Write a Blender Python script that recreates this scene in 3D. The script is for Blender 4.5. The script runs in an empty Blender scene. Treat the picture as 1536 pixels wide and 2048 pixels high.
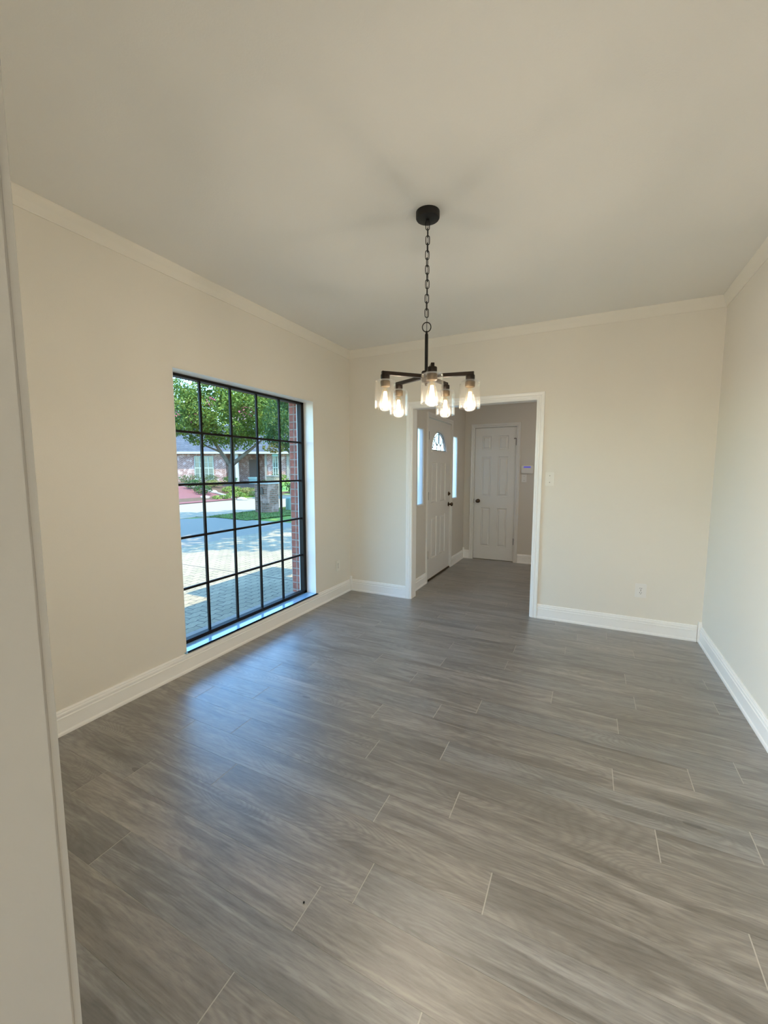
import bpy, bmesh, math, random
from mathutils import Vector, Matrix, noise
from mathutils.geometry import tessellate_polygon
PI = math.pi
C = bpy.context.scene.collection
random.seed(7)

# ------------------------------------------------------------------ helpers
def srgb(r, g, b):
    f = lambda c: (c / 255 / 12.92) if c / 255 <= 0.04045 else ((c / 255 + 0.055) / 1.055) ** 2.4
    return (f(r), f(g), f(b), 1.0)

class NT:
    """small wrapper for building node trees"""
    def __init__(self, name):
        self.m = bpy.data.materials.new(name); self.m.use_nodes = True
        self.t = self.m.node_tree; self.t.nodes.clear()
        self.out = self.t.nodes.new('ShaderNodeOutputMaterial')
    def n(self, typ, **kw):
        nd = self.t.nodes.new(typ)
        ins = kw.pop('ins', {})
        for k, v in kw.items(): setattr(nd, k, v)
        for k, v in ins.items():
            if isinstance(v, bpy.types.NodeSocket): self.t.links.new(v, nd.inputs[k])
            else: nd.inputs[k].default_value = v
        return nd
    def math(self, op, a, b=0.0, c=None):
        i = {0: a, 1: b}
        if c is not None: i[2] = c
        return self.n('ShaderNodeMath', operation=op, ins=i).outputs[0]
    def ramp(self, fac, stops, interp='LINEAR'):
        nd = self.n('ShaderNodeValToRGB', ins={0: fac}); cr = nd.color_ramp; cr.interpolation = interp
        while len(cr.elements) > 1: cr.elements.remove(cr.elements[-1])
        cr.elements[0].position = stops[0][0]; cr.elements[0].color = stops[0][1]
        for p, c in stops[1:]:
            e = cr.elements.new(p); e.color = c
        return nd.outputs[0]
    def mix(self, fac, a, b, blend='MIX'):
        nd = self.n('ShaderNodeMix', data_type='RGBA', blend_type=blend)
        for idx, v in ((0, fac), (6, a), (7, b)):
            if isinstance(v, bpy.types.NodeSocket): self.t.links.new(v, nd.inputs[idx])
            else: nd.inputs[idx].default_value = v
        return nd.outputs[2]
    def pos(self, scale=(1, 1, 1), loc=(0, 0, 0), rot=(0, 0, 0), src='obj'):
        if src == 'obj': o = self.n('ShaderNodeTexCoord').outputs['Object']
        else: o = src
        return self.n('ShaderNodeMapping', ins={'Vector': o, 'Scale': scale, 'Location': loc, 'Rotation': rot}).outputs[0]
    def noise(self, vec, scale=5.0, detail=4.0, rough=0.55, dist=0.0):
        return self.n('ShaderNodeTexNoise', ins={'Vector': vec, 'Scale': scale, 'Detail': detail, 'Roughness': rough, 'Distortion': dist}).outputs[0]
    def bump(self, h, strength=0.3, dist=0.01):
        return self.n('ShaderNodeBump', ins={'Height': h, 'Strength': strength, 'Distance': dist}).outputs[0]
    def surf(self, color, rough=0.5, metal=0.0, normal=None, spec=0.5, coat=0.0, trans=None, coat_ior=1.5, coat_rough=0.03):
        i = {'Base Color': color, 'Roughness': rough, 'Metallic': metal, 'Specular IOR Level': spec, 'Coat Weight': coat, 'Coat IOR': coat_ior, 'Coat Roughness': coat_rough}
        if normal is not None: i['Normal'] = normal
        p = self.n('ShaderNodeBsdfPrincipled', ins=i)
        s = p.outputs[0]
        if trans:
            tr = self.n('ShaderNodeBsdfTranslucent', ins={'Color': color})
            s = self.n('ShaderNodeMixShader', ins={0: trans, 1: s, 2: tr.outputs[0]}).outputs[0]
        self.t.links.new(s, self.out.inputs[0]); return self.m
    def done(self, s):
        self.t.links.new(s, self.out.inputs[0]); return self.m

def plain(name, col, rough=0.5, metal=0.0, bump=0.0, bscale=200, spec=0.5, vary=0.04, coat=0.0):
    k = NT(name); v = k.pos()
    n1 = k.noise(v, 6.0, 3.0)
    f = k.math('MULTIPLY_ADD', n1, vary * 2, 1 - vary)
    c = k.mix(1.0, col, k.n('ShaderNodeCombineColor', ins={0: f, 1: f, 2: f}).outputs[0], 'MULTIPLY')
    nm = k.bump(k.noise(v, bscale, 2.0), bump, 0.002) if bump else None
    return k.surf(c, rough, metal, nm, spec, coat)

def obj(name, bm, mat, parent=None, smooth=False, kind=None, auto=None):
    me = bpy.data.meshes.new(name)
    bmesh.ops.recalc_face_normals(bm, faces=bm.faces)
    bm.to_mesh(me); bm.free()
    for m in (mat if isinstance(mat, (list, tuple)) else [mat]): me.materials.append(m)
    if smooth:
        for p in me.polygons: p.use_smooth = True
        if auto: me.set_sharp_from_angle(angle=math.radians(auto))
    o = bpy.data.objects.new(name, me); C.objects.link(o)
    if parent is not None: o.parent = parent
    if kind: o['kind'] = kind
    return o

def struct(name, bm, mat, **kw):
    return obj(name, bm, mat, kind='structure', **kw)

def tag(o, label, cat, group=None):
    o['label'] = label; o['category'] = cat
    if group: o['group'] = group
    return o

def empty(name, loc=(0, 0, 0), rz=0.0):
    o = bpy.data.objects.new(name, None); C.objects.link(o); o.location = loc; o.rotation_euler = (0, 0, rz)
    o.empty_display_size = 0.05
    return o

def box(bm, x0, x1, y0, y1, z0, z1, bev=0.0, mi=0):
    vs = [bm.verts.new((x, y, z)) for z in (z0, z1) for y in (y0, y1) for x in (x0, x1)]
    fs = [(0, 2, 3, 1), (4, 5, 7, 6), (0, 1, 5, 4), (2, 6, 7, 3), (0, 4, 6, 2), (1, 3, 7, 5)]
    faces = [bm.faces.new([vs[i] for i in f]) for f in fs]
    for f in faces: f.material_index = mi
    if bev:
        es = list({e for f in faces for e in f.edges})
        bmesh.ops.bevel(bm, geom=es, offset=bev, segments=2, affect='EDGES')
    return faces

def B(*a, **k):
    bm = bmesh.new(); box(bm, *a, **k); return bm

def lathe(bm, prof, n=24, c=(0, 0, 0), ax='z', close=False):
    rings = []
    for r, h in prof:
        ring = []
        if r < 1e-6:
            p = {'z': (0, 0, h), 'x': (h, 0, 0), 'y': (0, h, 0)}[ax]
            ring = [bm.verts.new(Vector(p) + Vector(c))] * n
        else:
            for i in range(n):
                a = 2 * PI * i / n; u, v = r * math.cos(a), r * math.sin(a)
                p = {'z': (u, v, h), 'x': (h, u, v), 'y': (v, h, u)}[ax]
                ring.append(bm.verts.new(Vector(p) + Vector(c)))
        rings.append(ring)
    pairs = list(zip(rings, rings[1:])) + ([(rings[-1], rings[0])] if close else [])
    for A, D in pairs:
        for i in range(n):
            j = (i + 1) % n; q = []
            for v in (A[i], A[j], D[j], D[i]):
                if v not in q: q.append(v)
            if len(q) >= 3:
                try: bm.faces.new(q)
                except ValueError: pass
    return bm

def tube(bm, pts, rad, n=8, closed=False, caps=True):
    pts = [Vector(p) for p in pts]; m = len(pts)
    rads = rad if isinstance(rad, (list, tuple)) else [rad] * m
    prev = None; rings = []
    for i, p in enumerate(pts):
        if closed: t = (pts[(i + 1) % m] - pts[i - 1]).normalized()
        else: t = (pts[min(i + 1, m - 1)] - pts[max(i - 1, 0)]).normalized()
        if prev is None:
            a = Vector((0, 0, 1)) if abs(t.z) < 0.9 else Vector((1, 0, 0))
            nrm = t.cross(a).normalized()
        else:
            nrm = (prev - t * prev.dot(t)).normalized()
        prev = nrm; bn = t.cross(nrm)
        rings.append([bm.verts.new(p + (nrm * math.cos(2 * PI * k / n) + bn * math.sin(2 * PI * k / n)) * rads[i]) for k in range(n)])
    seq = list(zip(rings, rings[1:])) + ([(rings[-1], rings[0])] if closed else [])
    for A, D in seq:
        for k in range(n): bm.faces.new((A[k], A[(k + 1) % n], D[(k + 1) % n], D[k]))
    if caps and not closed:
        bm.faces.new(rings[0]); bm.faces.new(list(reversed(rings[-1])))
    return bm

def holed_wall(bm, ax, a0, a1, u0, u1, z0, z1, holes):
    """wall slab normal to ax ('x' or 'y'), thickness a0..a1, spanning u, z, rectangular holes (u0,u1,z0,z1)"""
    us = sorted({u0, u1, *[h[0] for h in holes], *[h[1] for h in holes]}); us = [u for u in us if u0 <= u <= u1]
    zs = sorted({z0, z1, *[h[2] for h in holes], *[h[3] for h in holes]}); zs = [z for z in zs if z0 <= z <= z1]
    P = {}
    def v(a, u, z):
        k = (a, u, z)
        if k not in P: P[k] = bm.verts.new((a, u, z) if ax == 'x' else (u, a, z))
        return P[k]
    solid = {}
    for i in range(len(us) - 1):
        for j in range(len(zs) - 1):
            cu, cz = (us[i] + us[i + 1]) / 2, (zs[j] + zs[j + 1]) / 2
            solid[i, j] = not any(h[0] < cu < h[1] and h[2] < cz < h[3] for h in holes)
    for (i, j), s in solid.items():
        if not s: continue
        ua, ub, za, zb = us[i], us[i + 1], zs[j], zs[j + 1]
        for a in (a0, a1): bm.faces.new((v(a, ua, za), v(a, ub, za), v(a, ub, zb), v(a, ua, zb)))
        for di, dj, e in ((-1, 0, ((ua, za), (ua, zb))), (1, 0, ((ub, za), (ub, zb))), (0, -1, ((ua, za), (ub, za))), (0, 1, ((ua, zb), (ub, zb)))):
            if not solid.get((i + di, j + dj), False):
                (p, q), (r, s2) = e
                bm.faces.new((v(a0, p, q), v(a1, p, q), v(a1, r, s2), v(a0, r, s2)))
    return bm

def extrude_prof(bm, prof, p0, p1, out, up=(0, 0, 1), m0=0.0, m1=0.0):
    """sweep a closed profile [(o,h)] from p0 to p1; o runs along out, h along up; m0/m1 mitre the ends"""
    p0, p1, out, up = Vector(p0), Vector(p1), Vector(out), Vector(up); d = (p1 - p0).normalized()
    A = [bm.verts.new(p0 + out * o + up * h + d * (m0 * o)) for o, h in prof]
    D = [bm.verts.new(p1 + out * o + up * h + d * (m1 * o)) for o, h in prof]
    n = len(prof)
    for i in range(n): bm.faces.new((A[i], A[(i + 1) % n], D[(i + 1) % n], D[i]))
    bm.faces.new(A); bm.faces.new(list(reversed(D)))
    return bm

# ------------------------------------------------------------------ materials
def m_paint(name, col, peel=0.25):
    k = NT(name); v = k.pos()
    n1 = k.noise(v, 1.3, 2.0); n2 = k.noise(v, 160.0, 3.0)
    c = k.mix(k.math('MULTIPLY', n1, 0.5), col, tuple(x * 0.96 for x in col[:3]) + (1,))
    return k.surf(c, 0.62, normal=k.bump(n2, peel, 0.0012), spec=0.35)
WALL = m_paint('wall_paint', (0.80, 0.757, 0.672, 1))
CEIL = m_paint('ceiling_paint', (0.82, 0.805, 0.755, 1), 0.4)
CROWN = m_paint('crown_paint', (0.82, 0.78, 0.69, 1), 0.05)
TRIM = plain('trim_white', (0.92, 0.905, 0.87, 1), 0.3, vary=0.015)
DOORW = plain('door_white', (0.76, 0.735, 0.69, 1), 0.38, vary=0.02)
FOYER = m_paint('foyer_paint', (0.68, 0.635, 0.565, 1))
SILL = plain('sill_sky_tint', (0.30, 0.52, 0.70, 1), 0.15, vary=0.01, coat=0.5)  # base colour carries the blue of the reflected sky
BLACK = plain('black_metal', (0.012, 0.011, 0.010, 1), 0.45, 0.3)
BRONZEF = plain('bronze_frame', (0.012, 0.009, 0.008, 1), 0.5, 0.0, spec=0.2)
DKBRONZE = plain('dark_bronze', (0.022, 0.015, 0.011, 1), 0.35, 0.6)
BRONZE = plain('aged_brass', (0.10, 0.068, 0.036, 1), 0.45, 0.7)
KNOBM = plain('antique_knob', (0.10, 0.07, 0.045, 1), 0.25, 0.9)
HINGE = plain('hinge_metal', (0.045, 0.032, 0.024, 1), 0.45, 0.3)
PLATE = plain('plate_plastic', (0.80, 0.78, 0.74, 1), 0.35, vary=0.01)
PLATEW = plain('plate_painted', (0.83, 0.80, 0.72, 1), 0.35, vary=0.01)
SLOT = plain('slot_dark', (0.02, 0.02, 0.02, 1), 0.6)
ALU = plain('window_track', (0.70, 0.72, 0.74, 1), 0.5)

def m_floor():
    k = NT('wood_look_plank')
    at = k.n('ShaderNodeAttribute', attribute_name='plank_seed')
    sep = k.n('ShaderNodeSeparateColor', ins={0: at.outputs['Color']})
    co = k.n('ShaderNodeTexCoord').outputs['Object']
    off = k.n('ShaderNodeVectorMath', operation='MULTIPLY', ins={0: at.outputs['Color'], 1: (37.0, 23.0, 11.0)}).outputs[0]
    v0 = k.n('ShaderNodeVectorMath', operation='ADD', ins={0: co, 1: off}).outputs[0]
    # gentle waver so that the grain is not ruled straight
    w = k.n('ShaderNodeTexNoise', ins={'Vector': k.pos((1.6, 5.0, 1), src=v0), 'Scale': 1.0, 'Detail': 2.0})
    wv = k.n('ShaderNodeVectorMath', operation='SUBTRACT', ins={0: w.outputs['Color'], 1: (0.5, 0.5, 0.5)}).outputs[0]
    wv = k.n('ShaderNodeVectorMath', operation='MULTIPLY', ins={0: wv, 1: (0.08, 0.035, 0)}).outputs[0]
    v = k.n('ShaderNodeVectorMath', operation='ADD', ins={0: v0, 1: wv}).outputs[0]
    field = k.noise(k.pos((1.15, 6.0, 1), src=v), 1.0, 0.6, 0.4)
    vo = k.n('ShaderNodeTexVoronoi', ins={'Vector': k.pos((1.0, 3.6, 1), loc=(0.3, 0.1, 0), src=v), 'Scale': 1.0, 'Randomness': 1.0}).outputs['Distance']
    kn = k.math('EXPONENT', k.math('MULTIPLY', k.math('POWER', k.math('MULTIPLY', vo, 5.5), 2.0), -1.0))
    field = k.math('ADD', field, k.math('MULTIPLY', kn, 0.30))
    ring = k.math('SINE', k.math('MULTIPLY', field, 230.0))
    ring = k.math('MULTIPLY_ADD', ring, 0.5, 0.5)
    ring = k.math('POWER', ring, 1.5)
    rmask = k.ramp(k.noise(k.pos((0.8, 3.5, 1), loc=(3, 9, 0), src=v0), 1.0, 2.0), [(0.36, (0.12, 0.12, 0.12, 1)), (0.56, (1, 1, 1, 1))])
    streak = k.noise(k.pos((2.4, 24.0, 1), src=v), 1.0, 6.0, 0.66, 0.5)
    fine = k.noise(k.pos((16.0, 130.0, 1), src=v), 1.0, 3.0, 0.6)
    blotch = k.noise(k.pos((1.1, 8.5, 1), loc=(5, 2, 0), src=v), 1.0, 4.0, 0.6, 0.6)
    base = k.ramp(streak, [(0.28, (0.105, 0.092, 0.078, 1)), (0.44, (0.195, 0.178, 0.157, 1)), (0.58, (0.265, 0.246, 0.220, 1)), (0.76, (0.350, 0.331, 0.301, 1))])
    c = k.mix(k.math('MULTIPLY', k.ramp(blotch, [(0.50, (0, 0, 0, 1)), (0.66, (1, 1, 1, 1))]), 0.62), base, (0.098, 0.083, 0.068, 1))
    c = k.mix(k.math('MULTIPLY', k.math('MULTIPLY', ring, rmask), 0.42), c, (0.10, 0.085, 0.07, 1))
    patch = k.ramp(k.noise(k.pos((1.5, 9.0, 1), loc=(1, 7, 0), src=v), 1.0, 2.0, 0.45, 0.8), [(0.585, (0, 0, 0, 1)), (0.615, (1, 1, 1, 1))])
    c = k.mix(k.math('MULTIPLY', patch, 0.50), c, (0.075, 0.060, 0.047, 1))
    c = k.mix(k.math('MULTIPLY', k.math('GREATER_THAN', kn, 0.93), 0.75), c, (0.035, 0.027, 0.02, 1))
    hi = k.ramp(k.noise(k.pos((1.3, 30.0, 1), loc=(4, 4, 0), src=v), 1.0, 3.0, 0.5, 0.4), [(0.60, (0, 0, 0, 1)), (0.70, (1, 1, 1, 1))])
    c = k.mix(k.math('MULTIPLY', hi, 0.40), c, (0.42, 0.40, 0.37, 1))
    fl = k.ramp(fine, [(0.32, (0.72, 0.72, 0.72, 1)), (0.5, (1, 1, 1, 1)), (0.68, (1.14, 1.14, 1.13, 1))])
    c = k.mix(1.0, c, fl, 'MULTIPLY')
    tone = k.math('MULTIPLY_ADD', sep.outputs[2], 0.20, 0.90)
    warm = k.mix(sep.outputs[0], (1.04, 1.0, 0.95, 1), (0.97, 1.0, 1.03, 1))
    c = k.mix(1.0, c, k.n('ShaderNodeCombineColor', ins={0: tone, 1: tone, 2: tone}).outputs[0], 'MULTIPLY')
    c = k.mix(1.0, c, warm, 'MULTIPLY')
    rg = k.math('MULTIPLY_ADD', streak, 0.14, 0.27)
    h = k.math('ADD', k.math('MULTIPLY', streak, 0.6), k.math('MULTIPLY', fine, 0.5))
    return k.surf(c, rg, normal=k.bump(h, 0.35, 0.0012), spec=0.9, coat=1.0, coat_ior=1.85, coat_rough=0.50)
FLOOR = m_floor()
GROUT = plain('plank_grout', (0.50, 0.475, 0.43, 1), 0.85)

def m_brick(name, c1, c2, mortar, w=0.205, h=0.0762, ms=0.010, bump=0.8, off=0.5, shift=0.0, blotch=None):
    k = NT(name); co = k.n('ShaderNodeTexCoord').outputs['Object']
    s = k.n('ShaderNodeSeparateXYZ', ins={0: co})
    u = k.math('ADD', k.math('ADD', s.outputs[0], s.outputs[1]), shift)
    v = k.n('ShaderNodeCombineXYZ', ins={0: u, 1: s.outputs[2], 2: 0.0}).outputs[0]
    b = k.n('ShaderNodeTexBrick', offset=off, ins={'Vector': v, 'Color1': c1, 'Color2': c2, 'Mortar': mortar, 'Scale': 1.0, 'Mortar Size': ms, 'Mortar Smooth': 0.1, 'Bias': 0.0, 'Brick Width': w, 'Row Height': h})
    n1 = k.noise(k.pos((1, 1, 1)), 28.0, 4.0)
    c = k.mix(1.0, b.outputs[0], k.ramp(n1, [(0.3, (0.72, 0.72, 0.72, 1)), (0.7, (1.18, 1.15, 1.12, 1))]), 'MULTIPLY')
    if blotch:
        c = k.mix(k.ramp(k.noise(k.pos((1, 1, 1), loc=(9, 3, 1)), 3.5, 4.0), [(0.52, (0, 0, 0, 1)), (0.60, (1, 1, 1, 1))]), c, blotch)
    hgt = k.math('SUBTRACT', 1.0, b.outputs[1])
    return k.surf(c, 0.85, normal=k.bump(k.math('ADD', hgt, k.math('MULTIPLY', n1, 0.3)), bump, 0.006), spec=0.2)
BRICKR = m_brick('red_brick', (0.320, 0.108, 0.076, 1), (0.240, 0.088, 0.066, 1), (0.288, 0.256, 0.224, 1), w=0.060, ms=0.0045, off=0.0, shift=0.995)
BRICKP = m_brick('pink_antique_brick', (0.333, 0.158, 0.126, 1), (0.214, 0.087, 0.068, 1), (0.412, 0.350, 0.318, 1), w=0.22, h=0.08, ms=0.012, blotch=(0.461, 0.333, 0.302, 1))
BRICKM = m_brick('brown_antique_brick', (0.192, 0.096, 0.064, 1), (0.096, 0.052, 0.032, 1), (0.176, 0.152, 0.128, 1), w=0.20, h=0.075, ms=0.008, blotch=(0.240, 0.152, 0.120, 1))
BRICKY = m_brick('buff_brick', (0.258, 0.189, 0.109, 1), (0.218, 0.154, 0.090, 1), (0.278, 0.238, 0.178, 1), w=0.20, h=0.075, ms=0.010)

def m_paver():
    k = NT('interlocking_pavers'); co = k.n('ShaderNodeTexCoord').outputs['Object']
    s = k.n('ShaderNodeSeparateXYZ', ins={0: co})
    wig = k.math('MULTIPLY', k.math('SINE', k.math('MULTIPLY', s.outputs[1], 2 * PI / 0.1125)), 0.010)
    x = k.math('ADD', s.outputs[0], wig)
    v = k.n('ShaderNodeCombineXYZ', ins={0: s.outputs[1], 1: x, 2: 0.0}).outputs[0]
    b = k.n('ShaderNodeTexBrick', ins={'Vector': v, 'Color1': (0.245, 0.215, 0.148, 1), 'Color2': (0.205, 0.18, 0.125, 1), 'Mortar': (0.09, 0.078, 0.065, 1), 'Scale': 1.0, 'Mortar Size': 0.006, 'Mortar Smooth': 0.1, 'Brick Width': 0.225, 'Row Height': 0.1125})
    n1 = k.noise(k.pos(), 45.0, 4.0); n2 = k.noise(k.pos(), 1.2, 3.0)
    c = k.mix(1.0, b.outputs[0], k.ramp(n1, [(0.3, (0.82, 0.82, 0.82, 1)), (0.7, (1.12, 1.12, 1.12, 1))]), 'MULTIPLY')
    c = k.mix(1.0, c, k.ramp(n2, [(0.3, (0.9, 0.9, 0.9, 1)), (0.7, (1.08, 1.07, 1.05, 1))]), 'MULTIPLY')
    return k.surf(c, 0.9, normal=k.bump(k.math('SUBTRACT', 1.0, b.outputs[1]), 0.6, 0.006), spec=0.2)
PAVER = m_paver()
CONC = plain('street_concrete', (0.185, 0.165, 0.118, 1), 0.9, bump=0.3, bscale=60, vary=0.12, spec=0.2)
APRON = plain('apron_concrete', (0.165, 0.15, 0.12, 1), 0.9, bump=0.3, bscale=60, vary=0.12, spec=0.2)
REDDRV = plain('red_driveway', (0.13, 0.055, 0.055, 1), 0.9, bump=0.3, bscale=40, vary=0.25, spec=0.2)
JOINT = plain('joint_dark', (0.074, 0.062, 0.050, 1), 0.9)
LAWNM = plain('lawn_green', (0.079, 0.134, 0.025, 1), 0.9, bump=0.8, bscale=40, vary=0.25, spec=0.1)
MULCH = plain('mulch_bed', (0.079, 0.054, 0.037, 1), 0.95, bump=1.0, bscale=30, vary=0.35, spec=0.1)
STONE = plain('pale_stone', (0.218, 0.198, 0.171, 1), 0.8, bump=0.4, bscale=50, vary=0.15)
CAPM = plain('stone_cap', (0.248, 0.233, 0.214, 1), 0.8, bump=0.3, vary=0.1)
ROOFM = m_brick('roof_shingle', (0.067, 0.079, 0.095, 1), (0.047, 0.059, 0.075, 1), (0.027, 0.032, 0.040, 1), w=0.35, h=0.16, ms=0.01, bump=0.5)
FASCIA = plain('fascia_cream', (0.387, 0.377, 0.327, 1), 0.6)
GREENF = plain('window_frame_pale', (0.307, 0.347, 0.298, 1), 0.5)
PANEM = plain('dark_pane', (0.062, 0.087, 0.081, 1), 0.12, spec=0.8)
WHITEP = plain('white_paint', (0.397, 0.397, 0.387, 1), 0.5)
BARK = plain('bark', (0.124, 0.102, 0.082, 1), 0.9, bump=1.0, bscale=25, vary=0.3, spec=0.1)
UTIL = plain('utility_green', (0.084, 0.149, 0.119, 1), 0.5, vary=0.05)
MINT = plain('pale_mint_metal', (0.248, 0.318, 0.278, 1), 0.5, vary=0.05)
MAILD = plain('mailbox_metal', (0.043, 0.034, 0.031, 1), 0.4, 0.5)

def m_leaf(name, a, b):
    k = NT(name); n1 = k.noise(k.pos(), 1.4, 3.0)
    c = k.mix(k.ramp(n1, [(0.35, (0, 0, 0, 1)), (0.65, (1, 1, 1, 1))]), a, b)
    return k.surf(c, 0.55, spec=0.3, trans=0.35)
LEAF1 = m_leaf('leaf_mid', (0.055, 0.105, 0.014, 1), (0.155, 0.215, 0.028, 1))
LEAF2 = m_leaf('leaf_light', (0.085, 0.15, 0.024, 1), (0.215, 0.27, 0.055, 1))
LEAF3 = m_leaf('leaf_deep', (0.022, 0.060, 0.017, 1), (0.065, 0.120, 0.027, 1))
LEAFY = m_leaf('leaf_yellow', (0.139, 0.169, 0.034, 1), (0.228, 0.208, 0.070, 1))
LEAFO = m_leaf('leaf_rust', (0.149, 0.099, 0.020, 1), (0.109, 0.129, 0.025, 1))
PINK = m_leaf('blossom_pink', (0.372, 0.074, 0.136, 1), (0.465, 0.186, 0.248, 1))

def m_glass(name, tint=(1, 1, 1, 1), refl=1.0, rough=0.0, haze=0.0):
    k = NT(name)
    fc = k.n('ShaderNodeLayerWeight', ins={'Blend': 0.5}).outputs['Facing']
    fr = k.math('MULTIPLY_ADD', k.math('POWER', fc, 4.0), 0.9 * refl, 0.035 * refl)
    fr = k.math('MINIMUM', fr, 1.0)
    tr = k.n('ShaderNodeBsdfTransparent', ins={'Color': tint}).outputs[0]
    gl = k.n('ShaderNodeBsdfGlossy', ins={'Color': (1, 1, 1, 1), 'Roughness': rough}).outputs[0]
    sh = k.n('ShaderNodeMixShader', ins={0: fr, 1: tr, 2: gl}).outputs[0]
    if haze:
        di = k.n('ShaderNodeBsdfTranslucent', ins={'Color': (1, 0.97, 0.93, 1)}).outputs[0]
        sh = k.n('ShaderNodeMixShader', ins={0: haze, 1: sh, 2: di}).outputs[0]
    return k.done(sh)
GLASS = m_glass('window_glass', (0.96, 0.985, 0.985, 1), 0.2)
SHADEG = m_glass('shade_glass', (0.99, 0.985, 0.975, 1), 0.8, 0.03, 0.006)
BULBG = m_glass('bulb_glass', (1.0, 0.95, 0.86, 1), 1.3, 0.02, 0.008)
def m_frost():
    k = NT('frosted_glass')
    t = k.n('ShaderNodeBsdfTranslucent', ins={'Color': (0.94, 0.96, 1.0, 1)}).outputs[0]
    r = k.n('ShaderNodeBsdfTransparent', ins={'Color': (0.95, 0.97, 1.0, 1)}).outputs[0]
    d = k.n('ShaderNodeBsdfDiffuse', ins={'Color': (0.8, 0.8, 0.8, 1)}).outputs[0]
    a = k.n('ShaderNodeMixShader', ins={0: 0.08, 1: t, 2: d}).outputs[0]
    rf = k.n('ShaderNodeBsdfRefraction', ins={'Color': (0.96, 0.98, 1.0, 1), 'Roughness': 0.35, 'IOR': 1.15}).outputs[0]
    return k.done(k.n('ShaderNodeMixShader', ins={0: 0.45, 1: a, 2: rf}).outputs[0])
FROST = m_frost()
def emis(name, col, s):
    k = NT(name); return k.done(k.n('ShaderNodeEmission', ins={0: col, 1: s}).outputs[0])
FILA = emis('filament_glow', (1.0, 0.80, 0.50, 1), 16.0)
LCD = emis('display_glow', (0.10, 0.09, 0.42, 1), 1.0)

# ------------------------------------------------------------------ dimensions (metres; x right, y away, z up)
W, H = 3.369, 2.74
WIN = (-2.235, -0.690, 0.140, 2.090)           # window opening in the left wall
DO = (0.785, 2.020, 2.062)                      # cased opening in the back wall
FX, FY, FR = 0.697, 2.372, 3.45                 # foyer left wall, foyer back wall, foyer right wall
NY = -3.828                                     # room side of the front wall
AY = -8.2                                       # far end of the adjoining room

# ------------------------------------------------------------------ shell
struct('wall_left', holed_wall(bmesh.new(), 'x', -0.205, 0.0, AY - 0.12, 0.115, -0.15, H, [WIN]), WALL)
struct('wall_back', holed_wall(bmesh.new(), 'y', 0.0, 0.115, 0.0, FR + 0.12, 0.0, H, [(DO[0] - 0.012, DO[1] + 0.012, -1, DO[2] + 0.012)]), WALL)
struct('wall_right', B(W, W + 0.12, NY - 0.125, 0.0, 0.0, H), WALL)
struct('wall_adjoining_right', B(6.6, 6.72, AY, NY - 0.005, 0.0, H), WALL)
struct('wall_front', holed_wall(bmesh.new(), 'y', NY - 0.125, NY - 0.006, 0.0, 6.6, 0.0, H, [(1.82, 3.25, -1, 2.09)]), WALL)
fd = (0.712, 1.632, 0.0, 2.060)
sl1, sl2 = (0.362, 0.566, 1.003, 1.910), (1.752, 1.972, 1.003, 1.910)
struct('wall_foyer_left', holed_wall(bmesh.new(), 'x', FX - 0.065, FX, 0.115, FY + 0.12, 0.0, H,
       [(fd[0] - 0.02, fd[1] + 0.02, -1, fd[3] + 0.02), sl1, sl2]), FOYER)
cd = (0.862, 1.482, 0.0, 2.066)
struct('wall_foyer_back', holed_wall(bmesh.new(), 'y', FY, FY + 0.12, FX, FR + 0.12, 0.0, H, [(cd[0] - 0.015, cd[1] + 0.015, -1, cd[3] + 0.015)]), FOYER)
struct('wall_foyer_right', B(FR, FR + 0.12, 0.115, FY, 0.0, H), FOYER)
struct('wall_adjoining', holed_wall(bmesh.new(), 'y', AY - 0.12, AY, 0.0, 6.72, 0.0, H, [(3.6, 5.2, 0.9, 2.1)]), WALL)
bm = B(-0.35, FR + 0.12, AY - 0.12, 0.115, H, H + 0.2); box(bm, FR + 0.12, 6.72, AY - 0.12, NY + 0.1, H, H + 0.2); box(bm, FX - 0.16, FR + 0.12, 0.115, FY + 0.12, H, H + 0.2)
struct('ceiling', bm, CEIL)
# outer brick and the eave over it
struct('wall_brick_outside', holed_wall(bmesh.new(), 'x', -0.305, -0.205, AY, 0.115, -0.15, H + 0.1, [(WIN[0], WIN[1], 0.075, WIN[3] + 0.01)]), BRICKR)
struct('trim_eave', B(-0.84, -0.30, -1.02, 0.6, H + 0.02, H + 0.14), FASCIA)
struct('trim_window_ledge', B(-0.315, -0.165, WIN[0], WIN[1], 0.075, 0.125), STONE)
struct('wall_porch_brick', B(-0.305, FX - 0.16, 0.115, 0.215, -0.15, H + 0.1), BRICKR)

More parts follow.
